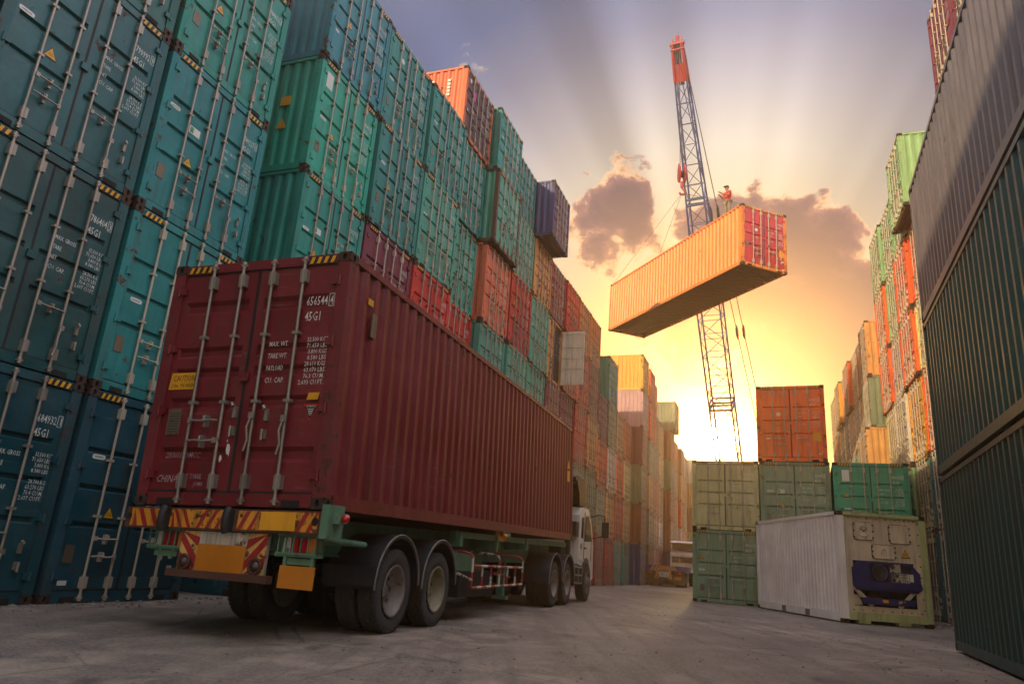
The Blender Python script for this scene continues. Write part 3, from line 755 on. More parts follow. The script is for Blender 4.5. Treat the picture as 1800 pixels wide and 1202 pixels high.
# ------------------------------------------------------------------ crane
CB = Vector((16.6, 50.5, 2.4))
crane = thing('crawler_crane', 'tall lattice boom crane with red head, base behind the centre stack', 'crane', (CB.x, CB.y, 0))
ax = (TIP-CB); Lb = ax.length; ax.normalize()
side = ax.cross(Vector((0, 0, 1))).normalized(); nrm = side.cross(ax).normalized()
O_ = Vector((CB.x, CB.y, 0))
def bp_(t_, a, b2):
    # half widths along boom
    w = .9
    if t_ < .1: w = .25+(.9-.25)*t_/.1
    elif t_ > .55: w = .9-(.9-.36)*(t_-.55)/.45
    return CB-O_ + ax*(t_*Lb) + side*a*w*.78 + nrm*b2*w*.78
m = MB(); NB = 26; TE = .935
for a, b2 in ((-1, -1), (1, -1), (1, 1), (-1, 1)):
    m.tube([bp_(k/NB*TE, a, b2) for k in range(NB+1)], .055, 'craneblue', 6)
m.build('boom_chords', crane)
m = MB()
for k in range(NB):
    t0, t1 = k/NB*TE, (k+1)/NB*TE
    for (a0, b0), (a1, b1) in (((-1, -1), (1, -1)), ((1, -1), (1, 1)), ((1, 1), (-1, 1)), ((-1, 1), (-1, -1))):
        m.tube([bp_(t0, a0, b0), bp_(t1, a1, b1)] if k % 2 else [bp_(t0, a1, b1), bp_(t1, a0, b0)], .026, 'craneblue', 4)
        if k % 1 == 0: m.tube([bp_(t0, a0, b0), bp_(t0, a1, b1)], .024, 'craneblue', 4)
    if k in (9, 15, 20):
        for (a0, b0), (a1, b1) in (((-1, -1), (1, -1)), ((1, -1), (1, 1)), ((1, 1), (-1, 1)), ((-1, 1), (-1, -1))):
            m.tube([bp_(t0, a0, b0), bp_(t0, a1, b1)], .07, 'craneblue', 6)
            m.tube([bp_(t0+.01, a0, b0), bp_(t0+.01, a1, b1)], .06, 'craneblue', 6)
m.build('lattice_bracing', crane)
m = MB()
for a in (-1, 1):
    for b2 in (-1, 1): m.tube([bp_(TE, a, b2), bp_(.97, a, b2), bp_(1.0, a*.9, b2*.6)], .085, 'cranered', 6)
    m.prism([(.985, -.5), (1.0, -.5), (1.015, 0), (1.0, .5), (.985, .5)], lambda u, v, q2: bp_(u, q2, v), a*1.0, a*.86, 'cranered')
m.tube([bp_(1.0, -1.5, 0), bp_(1.0, 1.5, 0)], .12, 'cranered', 8)
m.tube([bp_(.99, -1.35, -.8), bp_(.99, 1.35, -.8)], .07, 'cranered', 8)
p0 = bp_(.93, 0, 0); m.bar(bp_(.935, 0, -.9), bp_(.965, 0, -.9), .5, .06, 'cranered', up=nrm)
m.tube([bp_(1.0, 0, .2), bp_(1.0, 0, .2)+Vector((0, 0, .55))], .11, 'cranered', 8)
m.build('boom_head', crane)
m = MB()
for a in (-.35, 0, .35):
    m.tube([bp_(1.0, a, -.3)+side*0, bp_(.93, a, -.4)], .05, 'dark', 6)
    c_ = bp_(1.0, a, 0); 
m.build('sheaves', crane)
for a in (-.12, .12):
    m = MB(); m.tube([TIP-O_+side*a, HOOK-O_+Vector((a*.8, 0, 1.7))], .02, 'wire', 5); m.build('hoist_rope', crane)
for a in (-.22, .22):
    m = MB(); m.tube([TIP-O_+nrm*.2+side*a, CB-O_+Vector((3.6, 3.2, 5.5))+side*a], .028, 'wire', 5)
    for f in (.33, .6): pp = (TIP-O_+nrm*.2+side*a).lerp(CB-O_+Vector((3.6, 3.2, 5.5))+side*a, f); dd = ax*.5; m.tube([pp+dd, pp+dd*.5, pp-dd*.5, pp-dd], .1, 'wire', 6, radii=[.03, .1, .1, .03])
    m.build('pendant_line', crane)
m = MB(); m.bar(CB-O_+Vector((0, 0, 0)), CB-O_+Vector((3.6, 3.2, 5.5)), .25, .25, 'cranered'); m.bar(CB-O_+Vector((3.2, 3.8, 0)), CB-O_+Vector((3.6, 3.2, 5.5)), .2, .2, 'cranered'); m.build('gantry', crane)
m = MB(); m.box(-1.6, 1.6, -.6, 5.2, 1.2, 1.5, 'cranered'); m.box(-1.5, 1.5, 1.4, 5.0, 1.5, 3.1, 'cranered'); m.box(-1.4, 1.4, 4.4, 5.6, 1.3, 3.0, 'dark'); m.build('machinery_house', crane)
m = MB(); m.box(-1.6, -.6, -1.0, .7, 1.5, 3.2, 'cranered'); m.box(-1.5, -.7, -1.03, -1.0, 2.1, 3.0, 'glass'); m.build('cab', crane)
for x in (-2.2, 1.5):
    m = MB(); pr = [(-2.2, .5), (-1.8, .12), (-1.4, .0), (3.9, 0), (4.3, .12), (4.7, .5), (4.3, .9), (3.9, 1.02), (-1.4, 1.02), (-1.8, .9)]
    m.prism(pr, lambda u, v, a: (a, u, v), x, x+.75, 'dark'); m.build('track', crane)

# ------------------------------------------------------------------ truck container, trailer, tractor
TO = Vector((-4.1444, 8.3723, 0)); TY = -.3138
tc_ = container('maroon container with white numbers 656544 loaded on the truck trailer', (TO.x, TO.y, 1.2744), 0, lin('#76121f'), HC, rot=(.019, -.0249, TY), style='hero',
   serial=('656544', '4', '45G1'), vals=['32.500 KGS', '71.650 LBS', '3.890 KGS', '8.580 LBS', '28.610 KGS', '63.070 LBS', '76.3 CU.M.', '2.693 CU.FT.'], wlabels=('MAX. WT.', 'TARE WT.', 'PAYLOAD', 'CU. CAP.'))
m = MB()
m.quad((.17, .029, 1.33), (.56, .029, 1.33), (.56, .029, 1.53), (.19, .029, 1.53), 'yellow')
fit(m, 'CAUTION', .22, 1.43, .075, .31, 'blackpaint', y=.0275); fit(m, '2.9m  9\'6 HIGH', .2, 1.355, .048, .32, 'blackpaint', y=.0275, slant=.2); m.build('caution_sticker', tc_)
m = MB(); m.box(.24, .42, .026, .033, .80, 1.1, 'stickerplate')
for k in range(8): m.box(.26, .40, .024, .026, .83+k*.03, .838+k*.03, 'dark')
m.build('data_plate', tc_)
m = MB(); m.quad((2.06, .029, 1.17), (2.2, .029, 1.17), (2.22, .029, 1.25), (2.08, .029, 1.25), 'yellow'); m.build('yellow_patch', tc_)
m = MB(); warn_tri(m, 2.13, 1.03, .2, .0305, False, 'blackpaint', 'redbright'); fit(m, 'ATTENTION', 2.075, 1.083, .022, .11, 'white', y=.0275)
for k in range(4): m.box(2.13-.04+k*.008, 2.13+.04-k*.008, .027, .0275, 1.06-k*.02, 1.068-k*.02, 'white')
m.build('attention_sticker', tc_)
def scribble(mb, x, z, s, w, seed, y=.027):
    r2 = random.Random(seed); p = [(x, y, z)]
    while p[-1][0] < x+w: a = p[-1]; p.append((a[0]+r2.uniform(-.004, .022)*s, y, z+r2.uniform(-.03, .05)*s))
    mb.tube(p, .0016, 'white', 3, False)
wear('chalk', color=lin('#b08a8e'), rust=0, rough=.9, bump=0)
m = MB(); m.text('CHINA', .22, .26, .085, 'chalk', .0285, .8, slant=.2); m.text('R TORAIL', .62, .30, .06, 'chalk', .0285, .6, slant=.2); m.text('JOMA', .74, .22, .05, 'chalk', .0285, .7, slant=.2); m.text('23/1/11  DMCC', .30, .53, .07, 'chalk', .0285, .75, slant=.2)
m.build('chalk_writing', tc_)
m = MB(); r2 = random.Random(4)
for cx, cz, s_ in ((1.14, .62, .09), (1.05, .52, .05), (1.11, .72, .02)):
    pts = [(cx+s_*math.cos(a*PI/4)*r2.uniform(.3, .9)*.5, .0282, cz+s_*math.sin(a*PI/4)*r2.uniform(.5, 1.2)) for a in range(8)]; m.add(pts, (tuple(range(8)),), 'white')
m.build('torn_sticker', tc_)
m = MB(); m.box(W-.004, W+.008, .62, .74, 2.05, 2.35, 'stickerplate'); m.box(W-.004, W+.006, .5, .62, 2.42, 2.5, 'yellow'); m.box(W-.004, W+.008, 11.45, 11.75, 1.45, 1.72, 'yellow'); m.build('side_sticker', tc_)
B2 = MB(); warn_tri(B2, 0, 0, .28, 0); m = MB(); m.add([(W+.006-y, 11.6+x, z2+1.9) for x, y, z2 in B2.v], B2.f, 'yellow'); m.build('side_warning_sticker', tc_)

def tilt(x, y, z):
    k = min(1, max(0, (z-.5)/.7)); return (x, y, z + k*(.019*y + .0249*x))
tr = thing('container_trailer', 'green skeletal trailer with chevron painted rear under the maroon container', 'trailer', TO, (0, 0, TY))
# chassis rails
m = MB()
for x in (.62, 1.72):
    m.box(x, x+.12, .1, 12.1, .84, 1.2, 'chassis'); m.box(x-.04, x+.16, .1, 12.1, 1.2, 1.215, 'chassis'); m.box(x-.04, x+.16, .1, 12.1, .825, .84, 'chassis')
for k in range(12): m.box(.74, 1.72, .6+k, .68+k, .9, 1.16, 'chassis')
for y in (4.3, 6.2, 8.2): m.box(.1, 2.34, y, y+.12, 1.02, 1.2, 'chassis')
m.box(.5, 1.94, 3.9, 6.6, .7, .98, 'chassis'); m.box(1.6, 2.2, 4.3, 5.3, .66, .96, 'chassis')
m.box(.05, .2, .1, 12.1, 1.1, 1.19, 'chassis'); m.box(2.2, 2.3, 4.2, 12.1, 1.13, 1.21, 'chassis')
m.build('chassis', tr, fn=tilt)
# rear beam with chevrons
m = MB(); m.box(.03, 2.5, -.1, .12, 1.03, 1.25, 'rustsolid'); 
m.box(2.5, 2.58, -.12, .2, 1.0, 1.32, 'chassis')
bm_ = MB(); x = .06; yb = -.1035
segs = [(.12, .40, 1), (.47, 1.0, 1), (1.0, 1.32, -1)]
m.quad((.1, yb+.001, 1.05), (1.42, yb+.001, 1.05), (1.42, yb+.001, 1.235), (.1, yb+.001, 1.235), 'oldyellow')
m.quad((1.5, yb+.001, 1.05), (2.46, yb+.001, 1.05), (2.46, yb+.001, 1.235), (1.5, yb+.001, 1.235), 'oldyellow')
def chev(mb, x0, x1, z0, z1, dirn, n, y, mat, wfrac=.42, lean=.1):
    p = (x1-x0)/n
    for k in range(n):
        a = x0+k*p; w_ = p*wfrac; ln = lean*dirn
        pts = [(a, z0), (a+w_, z0), (a+w_-ln, z1), (a-ln, z1)]
        pts = [(min(max(u, x0), x1), v) for u, v in pts]
        mb.add([(u, y, v) for u, v in pts], ((0, 1, 2, 3),), mat)
chev(m, .14, .58, 1.051, 1.234, 1, 3, yb, 'redpaint'); chev(m, .66, .98, 1.051, 1.234, 1, 3, yb, 'redpaint'); chev(m, .98, 1.34, 1.051, 1.234, -1, 3, yb, 'redpaint')
chev(m, 1.5, 1.76, 1.051, 1.234, -1, 2, yb, 'redpaint'); chev(m, 2.2, 2.46, 1.051, 1.234, -1, 2, yb, 'redpaint')
m.box(1.78, 2.2, yb-.006, yb+.004, 1.055, 1.23, 'yellow')
for xx in (.08, 2.43): disc(m, xx, 1.15, .035, .04, 'dark', y=yb-.004)
for xx in (.6, 1.42):
    m.tube([(xx, -.16, 1.02), (xx, -.19, 1.08), (xx, -.19, 1.2), (xx, -.16, 1.25)], .045, 'rubber', 8)
    m.box(xx-.03, xx+.03, -.17, -.1, 1.04, 1.24, 'rubber')
m.build('rear_beam', tr, fn=tilt)
# centre panel
m = MB(); y0 = -.06; m.box(.8, 1.88, y0, y0+.05, .62, 1.02, 'oldwhite'); m.box(.8, 1.03, y0-.002, y0, .621, 1.019, 'oldcream'); m.box(1.65, 1.88, y0-.002, y0, .621, 1.019, 'oldcream'); yb = y0-.0045
for sg, xa in ((1, .8), (-1, 1.88)):
    for k in range(3):
        z_ = .62+k*.2-.1; w_ = .24
        pts = [(xa, z_+.16), (xa, z_+.05), (xa+sg*w_, z_-.22), (xa+sg*w_, z_-.11)]
        cl_ = [(u, min(max(v, .622), 1.018)) for u, v in pts]
        m.add([(u, yb, v) for u, v in ((xa, min(1.018, z_+.3)), (xa, min(1.018, z_+.2)), (xa+sg*w_, max(.622, z_-.06)), (xa+sg*w_, max(.622, z_+.04)))], ((0, 1, 2, 3),), 'redpaint')
for xx in (.9, 1.79): m.lathe([(0, .0), (0, .075), (-.03, .085), (-.045, .07), (-.03, .055), (-.03, 0.0)], (xx, y0-.004, .71), 'y', 'rustsolid', 20); m.lathe([(0, .05), (-.02, .03), (-.026, 0.0001)], (xx, y0-.036, .71), 'y', 'dirtylens', 16)
m.build('rear_panel', tr, fn=tilt)
m = MB(); m.box(1.04, 1.64, y0-.02, y0-.006, .625, .895, 'orangeplate'); m.build('number_plate', tr, fn=tilt)
m = MB(); m.bar((.74, -.1, .6), (2.0, -.1, .6), .09, .07, 'rustsolid'); m.build('under_run_bar', tr, fn=tilt)
m = MB(); m.box(2.04, 2.45, -.02, -.006, .535, .74, 'orangeplate'); m.bar((2.08, 0, .74), (2.08, 0, .9), .03, .03, 'chassis'); m.bar((2.4, 0, .74), (2.4, 0, .9), .03, .03, 'chassis'); m.build('second_number_plate', tr, fn=tilt)
for x0, x1 in ((.33, .79), (1.97, 2.45)):
    m = MB(); m.box(x0, x1, .06, .1, .84, 1.03, 'chassis'); m.box(x0-.01, x1+.01, -.02, .1, .82, .85, 'chassis'); m.box(x0, x1, .0, .1, 1.015, 1.03, 'chassis')
    for k in range(6): xx = x0+.02+k*(x1-x0-.04)/5; m.bar((xx, -.025, .84), (xx, -.025, 1.02), .014, .014, 'chassis')
    for z_ in (.85, 1.02): m.bar((x0, -.03, z_), (x1, -.03, z_), .014, .02, 'chassis')
    m.box(x0+.08, x1-.08, .01, .1, .75, .81, 'chassis')
    cg = m.build('lamp_cage', tr, fn=tilt)
    for k, mt in enumerate(('whitelens', 'redlens', 'redlens', 'amberlens')):
        m = MB(); a = x0+.05+k*.1; m.box(a, a+.085, .02, .055, .86, 1.0, mt); m.build('rear_lamp', cg, fn=tilt)
m = MB(); m.box(2.58, 2.66, -.02, .12, 1.14, 1.24, 'chassis'); m.lathe([(0, .0001), (0, .04), (.06, .04), (.08, .0001)], (2.66, .04, 1.19), 'x', 'redlens', 16); m.build('side_marker_lamp', tr, fn=tilt)
m = MB(); m.box(2.28, 2.42, 6.25, 6.4, 1.13, 1.3, 'oldyellow'); m.box(2.4, 2.42, 6.42, 6.75, 1.2, 1.36, 'chassis'); m.lathe([(0, .0001), (0, .04), (.05, .04), (.06, .0001)], (2.42, 6.33, 1.2), 'x', 'amberlens', 14); m.bar((2.3, 6.3, 1.13), (2.3, 6.3, .98), .03, .03, 'oldyellow'); m.build('side_marker_lamp', tr, fn=tilt)

def tyre_mesh(R=.5, w=.26):
    m = MB(); hw = w/2; n = 48
    prof = [(-hw*.75, R*.6), (-hw*.98, R*.72), (-hw, R*.86), (-hw*.93, R*.955), (-hw*.82, R*.985)]
    prof = prof + [(-hw*.78, R)] + [(-hw*.44, R), (-hw*.42, R*.975), (-hw*.36, R*.975), (-hw*.34, R), (-.012, R), (-.01, R*.975), (.01, R*.975), (.012, R)]
    prof += [(-a, r) for a, r in reversed(prof[:10])]
    m.lathe(prof, (0, 0, 0), 'x', 'tyre', n)
    for k in range(52):      # shoulder lugs
        for sg in (-1, 1):
            a0 = 2*PI*k/52; a1 = a0+2*PI/52*.55
            vs = []
            for a in (a0, a1):
                for xx, r in ((hw*.84, R*1.004), (hw*.985, R*.965), (hw*1.0, R*.91), (hw*.9, R*.91)): vs.append((sg*xx, r*math.cos(a), r*math.sin(a)))
            m.add(vs, ((0, 1, 5, 4), (1, 2, 6, 5), (0, 3, 2, 1), (4, 5, 6, 7)), 'tyre')
        a0 = 2*PI*k/52
        for xa, xb in ((-.11, -.065), (-.04, .04), (.065, .11)):     # zig-zag blocks
            a1 = a0+2*PI/52*.5; vs = [(x_, r*math.cos(a), r*math.sin(a)) for a, x_ in ((a0, xa), (a0, xb), (a1, xb+.012), (a1, xa+.012)) for r in (R*.99, R*1.008)]
            m.add(vs, ((1, 3, 5, 7), (0, 2, 3, 1), (4, 6, 7, 5)), 'tyre')
    return m.mesh('tyre')
def rim_mesh(R=.5, deep=True, mat='rim'):
    m = MB(); r = R*.62
    prof = [(.13, r*1.02), (.14, r*.96), (.12, r*.9), (.02, r*.86), (-.02, r*.78), (-.04, r*.5), (-.05, r*.3), (.0, r*.26), (.01, r*.2), (.01, .0001)] if deep else [(.13, r*1.02), (.14, r*.95), (.1, r*.88), (.1, r*.5), (.16, r*.42), (.2, r*.3), (.22, .0001)]
    m.lathe(prof, (0, 0, 0), 'x', mat, 32)
    for k in range(8):
        a = 2*PI*k/8; yy, zz = r*.42*math.cos(a), r*.42*math.sin(a)
        x_ = -.035 if deep else .15; m.tube([(x_, yy, zz), (x_+.03, yy, zz)], .016, mat, 6)
        a += PI/8; yy, zz = r*.66*math.cos(a), r*.66*math.sin(a)
        if deep: m.lathe([(-.028, .036), (-.028, .0001)], (0, yy, zz), 'x', 'dark', 8, False)
    m.lathe([(-.13, r*1.02), (-.12, r*.9), (-.04, r*.5), (-.04, .0001)], (0, 0, 0), 'x', mat, 24)
    return m.mesh('rim')
TYRE = tyre_mesh(); RIMD = rim_mesh(); RIMY = rim_mesh(mat='rimyellow'); RIMS = rim_mesh(deep=False)
def wheel(par, x, y, sgn=1, rim=None, z=.5):
    w = bpy.data.objects.new('wheel', None); COL.objects.link(w); w.parent = par; w.location = (x, y, z); w.rotation_euler = (random.uniform(0, 6), 0, 0 if sgn > 0 else PI)
    place(TYRE, 'tyre', w); place(rim or RIMD, 'rim', w); return w
for y, rm in ((1.98, RIMD), (3.36, RIMY)):
    for x, s_ in ((.42, -1), (.72, -1), (1.93, 1), (2.23, 1)): wheel(tr, x if x < 1 else x+.04, y, s_, rm if x > 2 else RIMD)
m = MB()
for y in (1.98, 3.36): m.tube([(.5, y, .5), (2.18, y, .5)], .09, 'dark', 10)
for x in (.95, 1.6): m.box(x, x+.1, 1.3, 4.1, .66, .76, 'dark'); m.box(x-.02, x+.12, 2.5, 2.85, .5, .85, 'dark')
m.build('axle_assembly', tr)
def mudguard(par, x0, x1, y, R=.63, rear=-.12, front=.1, zc=.5, mat='mudguard', fn=None, name='mudguard'):
    m = MB(); n = 20; outer = []; inner = []
    pts = [(y-R+.0, zc+rear+.14)]
    for k in range(n+1):
        a = PI - PI*k/n; pts.append((y+R*math.cos(a), zc+.06+R*math.sin(a)*.98))
    pts.append((y+R, zc+front))
    for i in range(len(pts)-1):
        (ya, za), (yb2, zb) = pts[i], pts[i+1]
        m.add([(x0, ya, za), (x1, ya, za), (x1, yb2, zb), (x0, yb2, zb)], ((0, 1, 2, 3),), mat, True)
        m.add([(x0, ya, za-.0), (x1, ya, za), (x1, yb2, zb), (x0, yb2, zb)], (), mat)
    # rolled outer edge and inner return
    m.tube([(x1, a, b3) for a, b3 in pts], .011, 'rim', 6)
    m.tube([(x0, a, b3) for a, b3 in pts], .008, mat, 6)
    # outer drop skirt
    vs = []
    for a, b3 in pts:
        ca = a-y; cb = b3-zc-.06; vs += [(x1-.002, a, b3), (x1-.002, y+ca*.93, zc+.06+cb*.93)]
    m.add(vs, [(2*i, 2*i+1, 2*i+3, 2*i+2) for i in range(len(pts)-1)], mat)
    return m.build(name, par, fn=fn)
for y in (1.98, 3.36):
    mudguard(tr, 1.78, 2.44, y); mudguard(tr, .05, .86, y)
m = MB()
for y, w_ in ((.75, 1), (2.72, 1)):
    m.tube([(1.5, y+.0, 1.02), (2.3, y+.45, 1.02)], .03, 'chassis', 8)
m.tube([(2.2, .3, 1.05), (2.3, 1.25, 1.02)], .035, 'chassis', 8); m.build('mudguard_bracket', tr)
# mud flap sheet behind the first guard
m = MB(); m.box(1.75, 2.44, 1.30, 1.31, .56, .78, 'mudguard')
m.build('mud_flap', tr)
# side guard rail with red and white bands
m = MB()
def striped(mb, pts, r, seg=.28, start=0):
    pts = [Vector(p) for p in pts]; k = start
    for a, b3 in zip(pts[:-1], pts[1:]):
        n = max(1, round((b3-a).length/seg))
        for i in range(n): mb.tube([a.lerp(b3, i/n), a.lerp(b3, (i+1)/n)], r, ('redpaint', 'oldwhite')[k % 2], 8, False); k += 1
gx = 2.42; r_ = .022
striped(m, [(gx, 4.75, .5), (gx, 7.7, .53)], r_, .25); striped(m, [(gx, 4.75, .84), (gx, 7.7, .84)], r_, .35)
for y, st_ in ((4.75, 0), (6.2, 1), (7.7, 0)):
    striped(m, [(gx, y, .5+(y-4.75)*.01), (gx, y, .98)], r_, .26, st_); m.tube([(gx, y, .96), (gx-.03, y-.03, 1.02), (gx-.12, y-.1, 1.05), (gx-.7, y-.3, 1.06)], r_, ('redpaint', 'oldwhite')[st_], 8)
for k, y in enumerate((5.25, 5.72, 6.68, 7.2)): striped(m, [(gx, y, .51), (gx, y, .84)], r_*.9, .17, k)
m.tube([(gx, 4.75, .62), (gx, 4.1, .72)], r_, 'oldwhite', 8); m.tube([(gx-.7, 5.3, .85), (gx-.2, 7.5, .65)], r_, 'redpaint', 8)
m.build('side_guard', tr)
m = MB()
for x in (.55, 1.75): m = MB(); m.box(x, x+.14, 8.15, 8.3, .25, .95, 'chassis'); m.box(x-.08, x+.22, 8.1, 8.35, .2, .26, 'chassis'); m.build('landing_leg', tr)
m = MB(); 
for x in (.1, 1.98): m.box(x, x+.36, 4.4, 6.1, .35, .75, 'dark')
m.tube([(1.2, 5.0, .45), (1.2, 6.4, .45)], .2, 'dark', 14); m.build('air_tank', tr)

ta = thing('tractor_truck', 'white tractor truck with roof deflector at the front of the loaded trailer', 'truck', TO, (0, 0, TY))
for y in (10.45, 11.85):
    for x, s_ in ((.42, -1), (.72, -1), (1.95, 1), (2.25, 1)): wheel(ta, x if x < 1 else x+.04, y, s_, RIMD, .52)
for x, s_ in ((.35, -1), (2.3, 1)): wheel(ta, x, 14.4, s_, RIMS, .52)
for y in (10.45, 11.85):
    mudguard(ta, 1.8, 2.46, y, R=.66, mat='mudguard'); mudguard(ta, .05, .86, y, R=.66)
m = MB()
for x in (.75, 1.62): m.box(x, x+.1, 9.4, 15.2, .62, .86, 'dark')
for y in (10.45, 11.85, 14.4): m.tube([(.5, y, .52), (2.18, y, .52)], .09, 'dark', 10)
m.box(.6, 1.84, 10.4, 11.9, .86, 1.1, 'dark'); m.box(.3, 2.1, 12.35, 13.0, .8, 1.4, 'dark'); m.build('chassis', ta)
m = MB(); m.box(1.9, 2.4, 12.65, 13.55, .45, .95, 'dark')
for z_ in (.52, .72, .92): m.tube([(2.43, 12.6, z_), (2.43, 13.6, z_-.02)], .022, 'rim', 8)
for y in (12.6, 13.1, 13.6): m.tube([(2.43, y, .5), (2.43, y, .95)], .02, 'rim', 8)
m.build('side_step_frame', ta)
# cab
def cabpt(u, v, a): return (a, u, v)
prof = [(13.3, 1.0), (13.35, 2.3), (13.5, 2.52), (14.5, 2.55), (15.0, 2.2), (15.42, 1.55), (15.45, .62), (15.1, .55), (15.02, .85), (14.78, 1.12), (14.4, 1.2), (14.02, 1.12), (13.8, .95)]
m = MB(); m.prism(prof, cabpt, .05, 2.38, 'cabwhite'); m.box(.3, 2.15, 13.05, 13.3, 1.0, 2.1, 'cabwhite'); 
m.bar((2.385, 13.32, 1.12), (2.385, 14.0, 1.1), .02, .05, 'cabwhite'); m.build('cab', ta)
m = MB(); m.box(1.75, 2.36, 12.95, 13.3, 1.72, 2.1, 'mudguard'); m.tube([(2.1, 13.1, 1.0), (2.1, 13.1, 1.75)], .09, 'mudguard', 10); m.build('air_intake', ta)
m = MB(); m.prism([(14.05, 1.62), (14.1, 2.3), (14.5, 2.36), (14.88, 2.12), (15.15, 1.66)], cabpt, 2.382, 2.388, 'glass'); m.build('side_window', ta)
m = MB(); m.prism([(13.55, 1.7), (13.6, 2.25), (13.85, 2.28), (13.85, 1.68)], cabpt, 2.382, 2.388, 'glass'); m.build('side_window', ta)
m = MB(); m.box(2.38, 2.392, 13.98, 13.99, 1.0, 2.42, 'dark'); m.box(2.38, 2.392, 15.05, 15.06, 1.1, 1.7, 'dark'); m.box(2.38, 2.41, 14.08, 14.24, 1.42, 1.46, 'dark'); m.box(2.38, 2.388, 13.5, 13.7, 1.4, 1.55, 'rim'); m.build('door_trim', ta)
m = MB(); m.prism([(13.0, 3.18), (12.9, 3.28), (13.1, 3.36), (14.1, 3.3), (14.35, 3.1), (14.2, 2.62), (14.05, 2.56), (13.95, 2.62), (14.0, 3.1), (13.9, 3.2)], cabpt, .2, 2.3, 'mudguard')
m.prism([(12.95, 3.2), (13.1, 3.34), (14.1, 3.3), (14.35, 3.1), (14.2, 2.6), (13.4, 2.56), (13.3, 2.9)], cabpt, 2.3, 2.34, 'mudguard'); m.prism([(12.95, 3.2), (13.1, 3.34), (14.1, 3.3), (14.35, 3.1), (14.2, 2.6), (13.4, 2.56), (13.3, 2.9)], cabpt, .16, .2, 'mudguard')
m.build('roof_deflector', ta)
m = MB(); m.tube([(2.38, 15.0, 2.35), (2.55, 15.2, 2.45), (2.72, 15.35, 2.42), (2.74, 15.35, 2.0)], .018, 'dark', 6); m.box(2.64, 2.84, 15.32, 15.4, 1.8, 2.25, 'dark'); m.tube([(2.38, 15.2, 1.75), (2.7, 15.35, 1.85)], .015, 'dark', 6); m.build('wing_mirror', ta)
m = MB(); m.tube([(1.0, 12.4, 1.3), (1.1, 12.0, 1.15), (1.2, 11.4, 1.25), (1.2, 10.9, 1.2)], .02, 'yellow', 6); m.tube([(1.3, 12.4, 1.35), (1.4, 11.9, 1.2), (1.35, 11.4, 1.22)], .02, 'redpaint', 6); m.build('air_hoses', ta)

# ------------------------------------------------------------------ refrigerated container
rf = thing('refrigerated_container', 'white sided refrigerated container with blue cooling unit on the ground at the right', 'refrigerated container', (9.2397, 19.9556, 0), (0, 0, .0209))
LR = 6.06; H = HC
m = MB()
for x0 in (.0, W-.17): m.box(x0, x0+.17, 0, .16, .12, H-.118, 'lime' if x0 else 'reeferwhite')
m.box(.162, W-.162, .004, .12, H-.1, H-.01, 'lime'); m.box(.162, W-.162, .004, .16, .1, .3, 'lime')
for x0 in (.42, 1.5): m.box(x0, x0+.33, .02, .2, .02, .1, 'lime')
m.box(0, .08, .178, LR-.16, H-.1, H-.01, 'reeferwhite'); m.box(0, .08, .178, LR-.16, .04, .26, 'reeferwhite')
m.box(W-.08, W, .178, LR-.16, H-.1, H-.01, 'reeferwhite'); m.box(W-.08, W, .178, LR-.16, .04, .26, 'reeferwhite')
for x0 in (.0, W-.15): m.box(x0, x0+.15, LR-.15, LR, .118, H-.118, 'reeferwhite')
for y0 in (2.0, 3.7): m.box(-.004, .02, y0, y0+.3, .05, .22, 'rim')
m.build('frame', rf)
for p in CASTPOS(H, LR):
    o = place(CAST, 'corner_casting', rf); o.location = p
for x, sg in ((.03, -1), (W-.03, 1)): m = MB(); corr_strip(m, x+sg*.015, sg, .16, LR-.15, .25, H-.09, 'reeferwhite', period=.22, depth=.02); m.build('side_wall', rf)
m = MB(); m.box(.08, W-.08, .1, LR-.02, H-.06, H-.03, 'reeferwhite'); m.build('roof', rf)
m = MB(); m.box(.1, W-.1, LR-.08, LR-.03, .1, H-.1, 'reeferwhite'); m.box(.1, W-.1, .2, LR-.1, .1, .2, 'reeferwhite'); m.build('rear_end', rf)
yF = .07
m = MB(); m.box(.17, W-.17, yF, yF+.03, 1.62, H-.1, 'reeferbeige')
m.box(.17, .36, yF, yF+.03, .3, 1.62, 'reeferbeige'); m.box(W-.36, W-.17, yF, yF+.03, .3, 1.62, 'reeferbeige'); m.box(.36, W-.36, yF, yF+.03, .3, .46, 'reeferbeige')
for a in (.17, W-.17-.035):
    for k in range(9): zz = .42+k*.28; m.box(a, a+.035, yF-.012, yF, zz, zz+.035, 'dark')
for k in range(8): xx = .32+k*.26; m.box(xx, xx+.03, yF-.012, yF, H-.17, H-.14, 'dark'); m.box(xx, xx+.03, yF-.012, yF, .34, .37, 'dark')
for sg, xc in ((1, .36), (-1, W-.36)): m.bar((xc, yF-.0, .95), (xc+sg*.5, yF-.0, .46), .1, .03, 'reeferbeige', up=(0, 1, 0)); m.bar((xc, yF, 1.62), (xc+sg*.02, yF, 1.3), .04, .02, 'reeferbeige', up=(0, 1, 0))
m.build('end_panel', rf)
m = MB(); m.box(.2, W-.2, .75, .8, .3, 1.7, 'dark'); m.box(.2, W-.2, .1, .75, .3, .34, 'dark'); m.box(.18, .2, .1, .8, .3, 1.7, 'dark'); m.box(W-.2, W-.18, .1, .8, .3, 1.7, 'dark'); m.box(.2, W-.2, .1, .8, 1.62, 1.64, 'dark'); m.build('machine_recess', rf)
def rr(cx, cz, w, h2, r, n=4):
    p = []
    for sx, sz, a0 in ((1, -1, -90), (1, 1, 0), (-1, 1, 90), (-1, -1, 180)):
        for k in range(n+1): a = math.radians(a0+90*k/n); p.append((cx+sx*(w/2-r)+r*math.cos(a), cz+sz*(h2/2-r)+r*math.sin(a)))
    return p
XZ = lambda u, v, a: (u, a, v)
